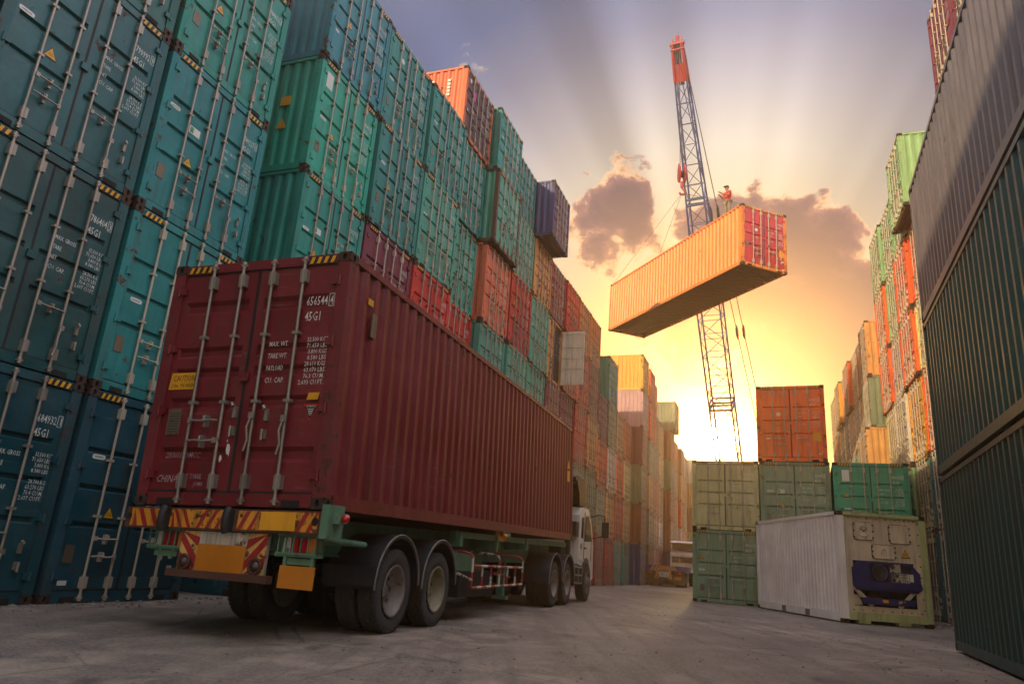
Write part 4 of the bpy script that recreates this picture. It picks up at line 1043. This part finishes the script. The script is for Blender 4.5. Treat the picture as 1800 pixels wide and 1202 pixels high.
for cx, cz, w_, h_ in ((.72, 2.4, .52, .46), (1.72, 2.37, .56, .48), (1.25, 1.88, .62, .36)):
    m = MB(); m.prism(rr(cx, cz, w_, h_, .07), XZ, yF-.035, yF-.002, 'reeferbeige'); m.prism(rr(cx, cz, w_+.03, h_+.03, .08), XZ, yF-.012, yF-.001, 'rustsolid')
    for sx in (-1, 1):
        for sz in (-1, 0, 1): m.box(cx+sx*w_*.5-.02, cx+sx*w_*.5+.02, yF-.045, yF-.03, cz+sz*h_*.36-.02, cz+sz*h_*.36+.02, 'dark')
    if cx < 1:
        m.lathe([(0, .15), (-.012, .16), (-.02, .15), (-.01, .14), (-.008, .0001)], (cx, yF-.037, cz), 'y', 'reeferbeige', 28)
        for a in (40, 140): m.bar((cx, yF-.05, cz), (cx+.12*math.cos(math.radians(a)), yF-.05, cz+.1*math.sin(math.radians(a))), .02, .01, 'dark')
        m.lathe([(-.01, .02), (-.02, .0001)], (cx, yF-.05, cz), 'y', 'dark', 8)
    elif cz < 2: m.tube([(cx-.08, yF-.05, cz-.05), (cx-.08, yF-.05, cz+.05), (cx-.02, yF-.05, cz+.1), (cx+.06, yF-.05, cz+.06), (cx+.08, yF-.05, cz-.05)], .012, 'reeferbeige', 6)
    m.build('access_hatch', rf)
B2 = MB(); warn_tri(B2, 1.86, 1.87, .26, yF-.003); B2.build('warning_sticker', rf)
un = MB(); un.prism([(.34, 1.42), (.52, 1.62), (1.95, 1.62), (2.2, 1.36), (2.2, .95), (2.1, .86), (.44, .86), (.34, .98)], XZ, .03, .4, 'unitblue')
un.bar((.34, .015, 1.02), (2.2, .015, 1.02), .05, .17, 'unitblue'); un.bar((.62, .03, .6), (1.95, .03, .6), .06, .16, 'unitblue')
un.prism([(.5, .68), (.62, .52), (.7, .52), (.62, .68)], XZ, .02, .08, 'unitblue'); un.prism([(2.05, .68), (1.93, .52), (1.85, .52), (1.93, .68)], XZ, .02, .08, 'unitblue')
uo = un.build('cooling_unit', rf)
m = MB(); m.box(.82, 1.32, .005, .03, 1.1, 1.56, 'dark'); m.lathe([(0, .21), (-.02, .22), (-.03, .2), (-.01, .18)], (1.07, .004, 1.33), 'y', 'unitblue', 28)
for k in range(9): a = 2*PI*k/9; m.bar((1.07, -.012, 1.33), (1.07+.19*math.cos(a), -.012, 1.33+.19*math.sin(a)), .06, .006, 'capdark', up=(0, 1, 0))
for k in range(4): m.lathe([(-.02, .05+k*.045), (-.026, .055+k*.045)], (1.07, .0, 1.33), 'y', 'rim', 24)
m.build('fan', uo)
m = MB(); m.box(1.38, 1.66, .02, .03, 1.36, 1.58, 'oldwhite'); m.box(1.7, 1.95, .015, .03, 1.38, 1.55, 'dark'); m.box(1.4, 1.52, .02, .03, 1.1, 1.33, 'rim'); m.box(1.53, 1.88, .018, .03, 1.06, 1.34, 'oldwhite')
for k in range(4): m.box(1.56, 1.84, .014, .018, 1.1+k*.065, 1.118+k*.065, 'greensticker' if k % 2 else 'rim')
for k in range(4): m.box(1.41, 1.63, .014, .02, 1.39+k*.045, 1.40+k*.045, 'rim')
m.lathe([(0, .04), (-.01, .03), (-.012, .0001)], (1.46, .018, 1.17), 'y', 'dark', 12); m.box(1.9, 2.0, .018, .03, 1.15, 1.34, 'white'); m.build('control_panel', uo)
m = MB(); m.lathe([(-.35, .0001), (-.35, .14), (.3, .14), (.3, .0001)], (1.25, .42, .75), 'x', 'dark', 16); m.box(1.2, 1.4, .2, .4, .72, .86, 'unitblue')
for k in range(3): m.tube([(.5+k*.04, .3, .86), (.6+k*.05, .28, .76), (.85, .3, .7-k*.03), (1.0, .35, .7)], .012, 'dark', 6)
m.box(.38, .62, .15, .3, .48, .74, 'reeferbeige'); m.build('compressor', uo)
m = MB(); m.box(1.1, 1.25, -.008, .0, .58, .65, 'yellow'); disc(m, 1.62, .6, .1, .045, 'oldwhite', y=-.004, sq=.6); m.build('unit_sticker', uo)

# ------------------------------------------------------------------ far truck
ft = thing('empty_truck', 'blue truck with empty flat trailer far down the aisle by the left wall', 'truck', (11.25, 50.0, 0), (0, 0, -.363))
X0, X1 = -1.25, 1.25
m = MB(); m.box(X0, X1, 0, .2, 1.05, 1.35, 'chassisblue')
m.box(X0+.1, X1-.1, .2, 9.5, 1.2, 1.35, 'chassisblue')
for x in (-.5, .38): m.box(x, x+.12, .1, 12, .85, 1.2, 'chassisblue')
m.build('trailer_bed', ft)
m = MB(); chev(m, -.9, 0, 1.06, 1.34, -1, 4, -.004, 'yellow', .5, .18); chev(m, .15, .95, 1.06, 1.34, 1, 4, -.004, 'yellow', .5, .18); m.box(-.3, .25, -.012, -.002, 1.1, 1.32, 'orangeplate'); m.build('rear_chevrons', ft)
m = MB(); m.box(-.45, .45, 0, .04, .5, 1.05, 'chassisblue'); m.box(-.33, .33, -.02, 0, .62, .95, 'oldwhite'); m.box(-.33, .33, -.022, -.001, .95, 1.0, 'redpaint'); chev(m, -.6, -.33, .5, 1.05, -1, 2, -.004, 'yellow', .5, .12); chev(m, .33, .6, .5, 1.05, 1, 2, -.004, 'yellow', .5, .12); m.build('rear_panel', ft)
m = MB(); m.box(.68, 1.15, -.03, -.01, .48, .68, 'orangeplate'); m.build('number_plate', ft)
for x0 in (X0+.05, .72): m = MB(); m.box(x0, x0+.46, -.02, .0, .8, .98, 'dark'); m.box(x0+.05, x0+.22, -.03, -.02, .83, .95, 'redlens'); m.box(x0+.25, x0+.4, -.03, -.02, .83, .95, 'amberlens'); m.build('rear_lamp', ft)
for y in (1.4, 2.75):
    for x, s_ in ((-1.05, -1), (-.74, -1), (.74, 1), (1.05, 1)): wheel(ft, x, y, s_)
for y in (.75,):
    for x0 in (-1.25, .55): m = MB(); m.box(x0, x0+.7, y, y+.02, .15, .95, 'mudguard'); m.box(x0, x0+.7, y, 3.4, .95, 1.0, 'mudguard'); m.build('mud_flap', ft)
m = MB(); m.prism([(11.6, .9), (11.6, 2.4), (12.0, 2.75), (13.2, 2.7), (13.8, 1.8), (13.8, .6), (12.2, .6)], cabpt, -1.15, 1.2, 'cabwhite'); m.box(-1.0, 1.05, 11.56, 11.6, 1.75, 2.2, 'glass'); cb = m.build('cab', ft)
m = MB(); m.prism([(11.3, 3.3), (11.5, 3.45), (12.4, 3.4), (12.7, 2.76), (12.0, 2.76), (11.9, 3.2)], cabpt, -1.1, 1.15, 'cabwhite'); m.box(-1.0, 1.05, 11.7, 11.72, 2.8, 3.25, 'mudguard'); m.build('roof_deflector', ft)
for y in (9.6, 10.9):
    for x, s_ in ((-1.05, -1), (-.74, -1), (.74, 1), (1.05, 1)): wheel(ft, x, y, s_)
for x, s_ in ((-1.02, -1), (1.05, 1)): wheel(ft, x, 12.9, s_, RIMS)
m = MB(); m.tube([(1.2, 13.0, 2.1), (1.5, 13.1, 2.1)], .02, 'dark', 6); m.box(1.4, 1.55, 13.05, 13.1, 1.6, 2.1, 'dark'); m.build('wing_mirror', ft)

# ------------------------------------------------------------------ people
def skinmesh(name, verts, edges, radii, mat, parent, M, sub=1):
    me = bpy.data.meshes.new(name); me.from_pydata([tuple(v) for v in verts], edges, []); me.update()
    o = bpy.data.objects.new(name, me); COL.objects.link(o)
    md = o.modifiers.new('skin', 'SKIN'); md.use_smooth_shade = True
    if not me.skin_vertices: 
        pass
    lay = me.skin_vertices[0] if me.skin_vertices else None
    if lay is None:
        bpy.context.view_layer.objects.active = o
    for i, r in enumerate(radii):
        me.skin_vertices[0].data[i].radius = (r, r) if isinstance(r, (int, float)) else r
    me.skin_vertices[0].data[0].use_root = True
    sb = o.modifiers.new('sub', 'SUBSURF'); sb.levels = sub; sb.render_levels = sub
    dg = bpy.context.evaluated_depsgraph_get(); m2 = bpy.data.meshes.new_from_object(o.evaluated_get(dg))
    bpy.data.objects.remove(o); m2.name = name; m2.materials.clear(); m2.materials.append(MATS[mat])
    for p in m2.polygons: p.use_smooth = True
    return place(m2, name, parent)
def person(label, loc, yaw, pose, cap):
    t_ = thing('person', label, 'person', loc, (0, 0, yaw)); J = pose
    body_v = [J['pelvis'], J['chest'], J['neck'], J['head0'], J['head1'], J['head2']]; e = [(0, 1), (1, 2), (2, 3), (3, 4), (4, 5)]; r = [.11, .13, .055, .06, .092, .085]
    def chain(root, pts, rs):
        k = len(body_v); 
        for i, (p, q2) in enumerate(zip(pts, rs)): body_v.append(p); r.append(q2); e.append((root if i == 0 else k+i-1, k+i))
        return k+len(pts)-1
    for s_ in ('L', 'R'):
        h_ = chain(1, [J['sho'+s_], J['elb'+s_], J['wri'+s_], J['palm'+s_]], [.06, .042, .028, .034])
        d = (Vector(J['palm'+s_])-Vector(J['wri'+s_])).normalized(); sd = d.cross(Vector((0, 0, 1))).normalized()
        for k in range(4):
            o_ = Vector(J['palm'+s_])+sd*(k-1.5)*.021; ln = (.07, .08, .075, .06)[k]
            chain(h_, [o_+d*.03, o_+d*(.03+ln*.55)-Vector((0, 0, .008)), o_+d*(.03+ln)-Vector((0, 0, .025))], [.0095, .009, .008])
        o_ = Vector(J['palm'+s_])-d*.03-sd*.03; chain(h_, [o_-sd*.02+d*.02, o_-sd*.035+d*.05], [.011, .009])
        chain(0, [J['hip'+s_], J['kne'+s_], J['ank'+s_], J['toe'+s_]], [.085, .06, .042, .035])
    skinmesh('body', body_v, e, r, 'skin', t_, None)
    # nose, ears, eyes, mouth ride on the head
    hd = Vector(J['head1']); f = Vector((0, -1, 0))
    m = MB(); m.tube([hd+f*.085+Vector((0, 0, .02)), hd+f*.112+Vector((0, 0, -.02)), hd+f*.09+Vector((0, 0, -.03))], .014, 'skin', 6)
    for sx in (-1, 1): m.tube([hd+Vector((sx*.088, 0, .02)), hd+Vector((sx*.094, .008, -.03))], .016, 'skin', 6)
    m.build('face_features', t_)
    m = MB()
    for sx in (-1, 1): m.tube([hd+f*.086+Vector((sx*.032, 0, .02)), hd+f*.092+Vector((sx*.032, 0, .02))], .01, 'capdark', 6)
    m.tube([hd+f*.088+Vector((-.025, 0, -.055)), hd+f*.09+Vector((.025, 0, -.055))], .006, 'cranered', 5); m.build('eyes_and_mouth', t_)
    v = [J['pelvis'], J['waist'], J['chest'], J['neckb'], J['shoL'], J['slvL'], J['shoR'], J['slvR']]
    skinmesh('shirt', v, [(0, 1), (1, 2), (2, 3), (2, 4), (4, 5), (2, 6), (6, 7)], [(.155, .12), (.15, .12), (.17, .135), .08, .085, .07, .085, .07], 'shirtred', t_, None)
    v = [J['hips'], J['hipL'], J['kneL'], J['cufL'], J['hipR'], J['kneR'], J['cufR']]
    skinmesh('trousers', v, [(0, 1), (1, 2), (2, 3), (0, 4), (4, 5), (5, 6)], [.14, .11, .085, .07, .11, .085, .07], 'trousers', t_, None)
    m = MB(); hc_ = Vector(J['head1'])+Vector((0, 0, .05)); prof = [(0.0, .108), (.04, .105), (.08, .085), (.105, .045), (.112, .0001)]
    m.lathe(prof, tuple(hc_), 'z', cap, 18); m.prism([(-.075, -.06), (.075, -.06), (.06, -.16), (0, -.19), (-.06, -.16)], lambda u, v2, a: (hc_.x+u, hc_.y+v2, hc_.z+a), .0, .015, cap); m.build('cap', t_)
    return t_
standp = dict(pelvis=(0, 0, .95), waist=(0, 0, 1.08), chest=(0, 0, 1.3), neckb=(0, -.01, 1.45), neck=(0, -.01, 1.47), head0=(0, -.02, 1.54), head1=(0, -.03, 1.62), head2=(0, -.02, 1.69),
    hips=(0, 0, .92), hipL=(-.1, 0, .86), kneL=(-.12, -.02, .48), ankL=(-.13, .02, .09), toeL=(-.14, -.14, .04), cufL=(-.13, .02, .14), hipR=(.1, 0, .86), kneR=(.12, -.03, .48), ankR=(.13, .02, .09), toeR=(.14, -.14, .04), cufR=(.13, .02, .14),
    shoL=(-.18, 0, 1.4), elbL=(-.2, -.08, 1.14), wriL=(-.14, -.3, 1.2), palmL=(-.12, -.38, 1.22), slvL=(-.2, -.05, 1.24),
    shoR=(.18, 0, 1.4), elbR=(.2, -.12, 1.14), wriR=(.1, -.42, 1.2), palmR=(.07, -.5, 1.24), slvR=(.2, -.06, 1.24))
pw = HM @ Vector((.5, 1.65, HC)); person('worker in red shirt and dark cap standing on the hanging container, arms reaching left', (pw.x, pw.y, pw.z), .3446-PI/2+.05, standp, 'capdark')
crouch = dict(standp)
for k in list(crouch):
    x, y, z = crouch[k]
    if z > .8: crouch[k] = (x, y-.05-(z-.9)*.35, z-.52)
for s_, sx in (('L', -1), ('R', 1)): crouch['kne'+s_] = (sx*.16, -.34, .5); crouch['hip'+s_] = (sx*.11, 0, .36); crouch['hips'] = (0, 0, .4)
pw2 = HM @ Vector((2.15, 8.6, HC)); person('second worker crouching on the far end of the hanging container, only the head showing', (pw2.x, pw2.y, pw2.z), .3446-PI/2, crouch, 'cranered')

# ------------------------------------------------------------------ ground, debris
m = MB(); m.quad((-170, -170, 0), (170, -170, 0), (170, 170, 0), (-170, 170, 0), 'ground'); g = m.build('ground'); g['kind'] = 'structure'
m = MB(); r2 = random.Random(11)
def stone(x, y, s_):
    vs = []; 
    for k in range(5): a = 2*PI*k/5+r2.random(); vs.append((x+s_*math.cos(a), y+s_*math.sin(a)*r2.uniform(.6, 1), -.002))
    for k in range(5): a = 2*PI*k/5+r2.random()*.5; vs.append((x+s_*.6*math.cos(a), y+s_*.6*math.sin(a), s_*r2.uniform(.4, .8)))
    m.add(vs, [(k, (k+1) % 5, 5+(k+1) % 5, 5+k) for k in range(5)]+[(5, 6, 7, 8, 9)], 'stone')
for i in range(1500):
    b2 = r2.uniform(-7, 60); off = abs(r2.gauss(0, .35))+.03; p = (WP[0]+b2*bd[0], WP[1]+b2*bd[1]) if b2 > -2 else (NP[0]+(b2+3.9)*bd[0], NP[1]+(b2+3.9)*bd[1]); stone(p[0]+off*nd_[0], p[1]+off*nd_[1], r2.uniform(.01, .04))
for i in range(1300): stone(r2.uniform(-4, 10), r2.uniform(4.5, 26), r2.choice((.006, .008, .012, .018)))
for i in range(350): b2 = r2.uniform(-10, 12); stone(RP[0]-.3-abs(r2.gauss(0, .4))-b2*math.sin(RY), RP[1]+b2*math.cos(RY), r2.uniform(.015, .06))
gv = m.build('gravel'); gv['kind'] = 'stuff'; tag(gv, 'small stones and grit scattered over the yard and along the stacks', 'gravel')

# ------------------------------------------------------------------ camera
f_px, pit, rol, hcam = 1256.07, .2957, .0721, .966
cp, sp_ = math.cos(pit), math.sin(pit); fw = Vector((0, cp, sp_)); r0 = Vector((1, 0, 0)); u0 = Vector((0, -sp_, cp))
cr, sr = math.cos(rol), math.sin(rol); R_ = r0*cr+u0*sr; U_ = -r0*sr+u0*cr
cam = bpy.data.cameras.new('Camera'); co = bpy.data.objects.new('Camera', cam); COL.objects.link(co)
co.matrix_world = Matrix(((R_.x, U_.x, -fw.x, 0), (R_.y, U_.y, -fw.y, 0), (R_.z, U_.z, -fw.z, hcam), (0, 0, 0, 1)))
cam.sensor_width = 36; cam.lens = f_px/1800*36; cam.clip_end = 2000; cam.clip_start = .05
scene.camera = co
def raydir(px, py):
    d = fw + R_*((px-900)/f_px) - U_*((py-601)/f_px); return d.normalized()

# ------------------------------------------------------------------ sky and sun
SUNV = Vector((-.70, -.714, 0)).normalized(); EL = math.radians(18)
sv = Vector((SUNV.x*math.cos(EL), SUNV.y*math.cos(EL), math.sin(EL)))
sd = bpy.data.lights.new('Sun', 'SUN'); sd.energy = 5.0; sd.angle = math.radians(.55); sd.color = (1, .76, .46)
so = bpy.data.objects.new('Sun', sd); COL.objects.link(so); so.rotation_euler = sv.to_track_quat('Z', 'Y').to_euler(); so.location = (0, 0, 60)

w = bpy.data.worlds.new('World'); scene.world = w; w.use_nodes = True; w.node_tree.nodes.clear(); t = NT(w.node_tree)
out = t.a('ShaderNodeOutputWorld'); bg = t.a('ShaderNodeBackground'); t.l.new(bg.outputs[0], out.inputs[0])
tc = t.a('ShaderNodeTexCoord'); V = tc.outputs['Generated']
GS = raydir(1262, 775)                 # visible sun disc and glow, set into the sky low over the aisle end
dot = t.vm('DOT_PRODUCT', V, tuple(GS)).outputs['Value']
ang = t.math('MULTIPLY', t.math('ARCCOSINE', t.math('MINIMUM', dot, 1.0)), 180/PI/90)   # 1 = 90 degrees
def C(hx, k=1.0): return tuple(x*k for x in lin(hx))
base = t.ramp(ang, [(0, C('#fff8d8', 1.5)), (.03, C('#ffe698', 1.9)), (.064, C('#ffcc70', 1.75)), (.12, C('#ffca78', 1.3)), (.19, C('#efd8a8', .95)), (.25, C('#dccfbb', 1.0)), (.30, C('#b9b0b2', 1.0)), (.35, C('#8a889c', 1.0)), (.40, C('#5d6a92', 1.0)), (.50, C('#50587c')), (.62, C('#646c90')), (.85, C('#aeb6d0', 1.7)), (1.0, C('#b4bcd4', 1.5))])  # last stops brightened as fill from the unseen sky
behind = t.ramp(t.math('MULTIPLY', ang, .5), [(.44, 1.0), (.56, .5), (.7, .22), (1.0, .15)])
base = t.mix(1.0, base, behind, 'MULTIPLY')
# broad crepuscular beams fanning out of the sun glow
rx_ = GS.cross(Vector((0, 0, 1))).normalized(); uy_ = rx_.cross(GS).normalized()
pa = t.vm('DOT_PRODUCT', V, tuple(rx_)).outputs['Value']; pb = t.vm('DOT_PRODUCT', V, tuple(uy_)).outputs['Value']
phi = t.math('ARCTAN2', pa, pb)
nr = t.noise(t.math('ADD', t.math('MULTIPLY', phi, 2.3), 4.3), 1.0, 2, .5, dim='1D')
rays = t.ramp(nr, [(.35, 0), (.65, 1)])
rw = t.math('MULTIPLY', t.ramp(ang, [(.1, 0), (.25, 1), (.5, 1), (.75, 0)]), t.math('MULTIPLY', t.math('SUBTRACT', rays, .5), .75))
base = t.vm('MULTIPLY', base, None); kk = t.math('ADD', rw, 1.0)
cmb = t.a('ShaderNodeCombineXYZ'); [t.l.new(kk, cmb.inputs[i]) for i in range(3)]; t.l.new(cmb.outputs[0], base.inputs[1]); base = base.outputs[0]
# clouds: soft lumps in the sky directions where the cloud banks stand
sc = t.vm('MULTIPLY', V, (1, 1, 1.25)).outputs[0]
nz = t.noise(sc, 7.5, 7, .56, .35); nz2 = t.noise(sc, 26, 5, .6, .2)
lump = None
for (px, py, rad, amp) in [(1085, 365, 2.6, 1.0), (1060, 430, 2.9, .95), (1105, 430, 2.6, .85), (1040, 390, 1.8, .8), (1215, 400, 2.0, .7), (1270, 430, 3.6, 1.0), (1320, 520, 6.0, 1.1), (1430, 460, 4.2, 1.2), (1475, 550, 5.5, 1.2),
                           (1540, 540, 5, 1.1), (1380, 640, 6, 1.1), (1255, 600, 3.6, .95), (1300, 690, 4.4, .9), (1500, 690, 6, 1.0), (1450, 405, 2.4, .95), (1650, 640, 9, 1.0)]:
    d = t.vm('DOT_PRODUCT', V, tuple(raydir(px, py))).outputs['Value']
    a_ = t.math('MULTIPLY', t.math('ARCCOSINE', t.math('MINIMUM', d, 1.0)), 180/PI/rad)
    g_ = t.math('MULTIPLY', t.math('EXPONENT', t.math('MULTIPLY', t.math('MULTIPLY', a_, a_), -1.0)), amp)
    lump = g_ if lump is None else t.math('MAXIMUM', lump, g_)
dens = t.math('ADD', lump, t.math('ADD', t.math('MULTIPLY', t.math('SUBTRACT', nz, .5), 2.4), t.math('MULTIPLY', t.math('SUBTRACT', nz2, .5), .95)))
cm = t.ramp(dens, [(.40, 0), (.58, 1)], 'EASE')
shade = t.ramp(t.math('ADD', dens, t.math('MULTIPLY', t.math('SUBTRACT', t.noise(sc, 15, 6, .62, .5), .5), 1.3)), [(.42, C('#fff4cc', 1.15)), (.54, C('#f6d49c', 1.05)), (.62, C('#a8827e')), (.78, C('#705668')), (1.0, C('#4c3c58'))])
warm = t.ramp(ang, [(.03, C('#ffc070')), (.12, C('#e48e5e')), (.22, C('#e8a894')), (.34, C('#e8ccc4')), (.6, C('#c8c0c8'))])
shade2 = t.mix(.55, shade, warm, 'MULTIPLY')
shade2 = t.mix(t.ramp(ang, [(.035, .5), (.08, .1), (.16, 0)]), shade2, C('#f8b070'))
sky = t.mix(t.math('MULTIPLY', cm, .93), base, shade2)
# sun disc and glow, lighting the scene beside the Sun lamp
gl = t.math('ADD', t.math('MULTIPLY', t.math('EXPONENT', t.math('MULTIPLY', t.math('MULTIPLY', ang, ang), -14000.0)), 500.0), t.math('MULTIPLY', t.math('EXPONENT', t.math('MULTIPLY', ang, -42.0)), 13.0))
gl2 = t.math('MULTIPLY', t.math('EXPONENT', t.math('MULTIPLY', t.math('MULTIPLY', ang, ang), -80.0)), 3.0)
gv_ = t.vm('SCALE', None); gv_.inputs[0].default_value = C('#ffdf9c'); t.l.new(gl, gv_.inputs['Scale'])
gw_ = t.vm('SCALE', None); gw_.inputs[0].default_value = C('#ffb452'); t.l.new(gl2, gw_.inputs['Scale'])
sky = t.vm('ADD', t.vm('ADD', sky, gv_.outputs[0]).outputs[0], gw_.outputs[0]).outputs[0]
ns = t.a('ShaderNodeTexSky'); ns.sky_type = 'NISHITA'; ns.sun_disc = False; ns.sun_elevation = EL; ns.sun_rotation = math.atan2(sv.x, sv.y)
nsc = t.vm('SCALE', ns.outputs[0]); nsc.inputs['Scale'].default_value = .018
sky = t.vm('ADD', sky, nsc.outputs[0]).outputs[0]
# fill light added to the unseen sky, up to the right and overhead
for dv, ex, am in (((.78, -.12, .61), -3.2, 2.1), ((-.1, -.25, .96), -4.5, .9)):
    dd = t.vm('DOT_PRODUCT', V, tuple(Vector(dv).normalized())).outputs['Value']
    far = t.ramp(ang, [(.42, 0), (.62, 1)])
    gg = t.math('MULTIPLY', t.math('MULTIPLY', t.math('EXPONENT', t.math('MULTIPLY', t.math('SUBTRACT', 1.0, dd), ex)), am), far)
    vv = t.vm('SCALE', None); vv.inputs[0].default_value = C('#cfd2de'); t.l.new(gg, vv.inputs['Scale'])
    sky = t.vm('ADD', sky, vv.outputs[0]).outputs[0]
t.l.new(sky, bg.inputs[0]); bg.inputs[1].default_value = .92

# ------------------------------------------------------------------ haze
hm = bpy.data.materials.new('haze'); hm.use_nodes = True; hm.node_tree.nodes.clear(); t = NT(hm.node_tree)
out = t.a('ShaderNodeOutputMaterial'); pv = t.a('ShaderNodeVolumePrincipled'); t.l.new(pv.outputs[0], out.inputs['Volume'])
pv.inputs['Color'].default_value = (1, .69, .38, 1); pv.inputs['Density'].default_value = .0056; pv.inputs['Anisotropy'].default_value = .8
MATS['haze'] = hm
m = MB(); m.box(-175, 175, -175, 175, -1, 33, 'haze'); hz = m.build('haze'); hz['kind'] = 'stuff'; tag(hz, 'warm dusty haze filling the container yard air', 'haze')

scene.view_settings.view_transform = 'Standard'; scene.view_settings.look = 'None'; scene.view_settings.exposure = 0.5; scene.view_settings.gamma = 1
scene.render.engine = 'CYCLES'
scene.cycles.max_bounces = 4; scene.cycles.volume_bounces = 0
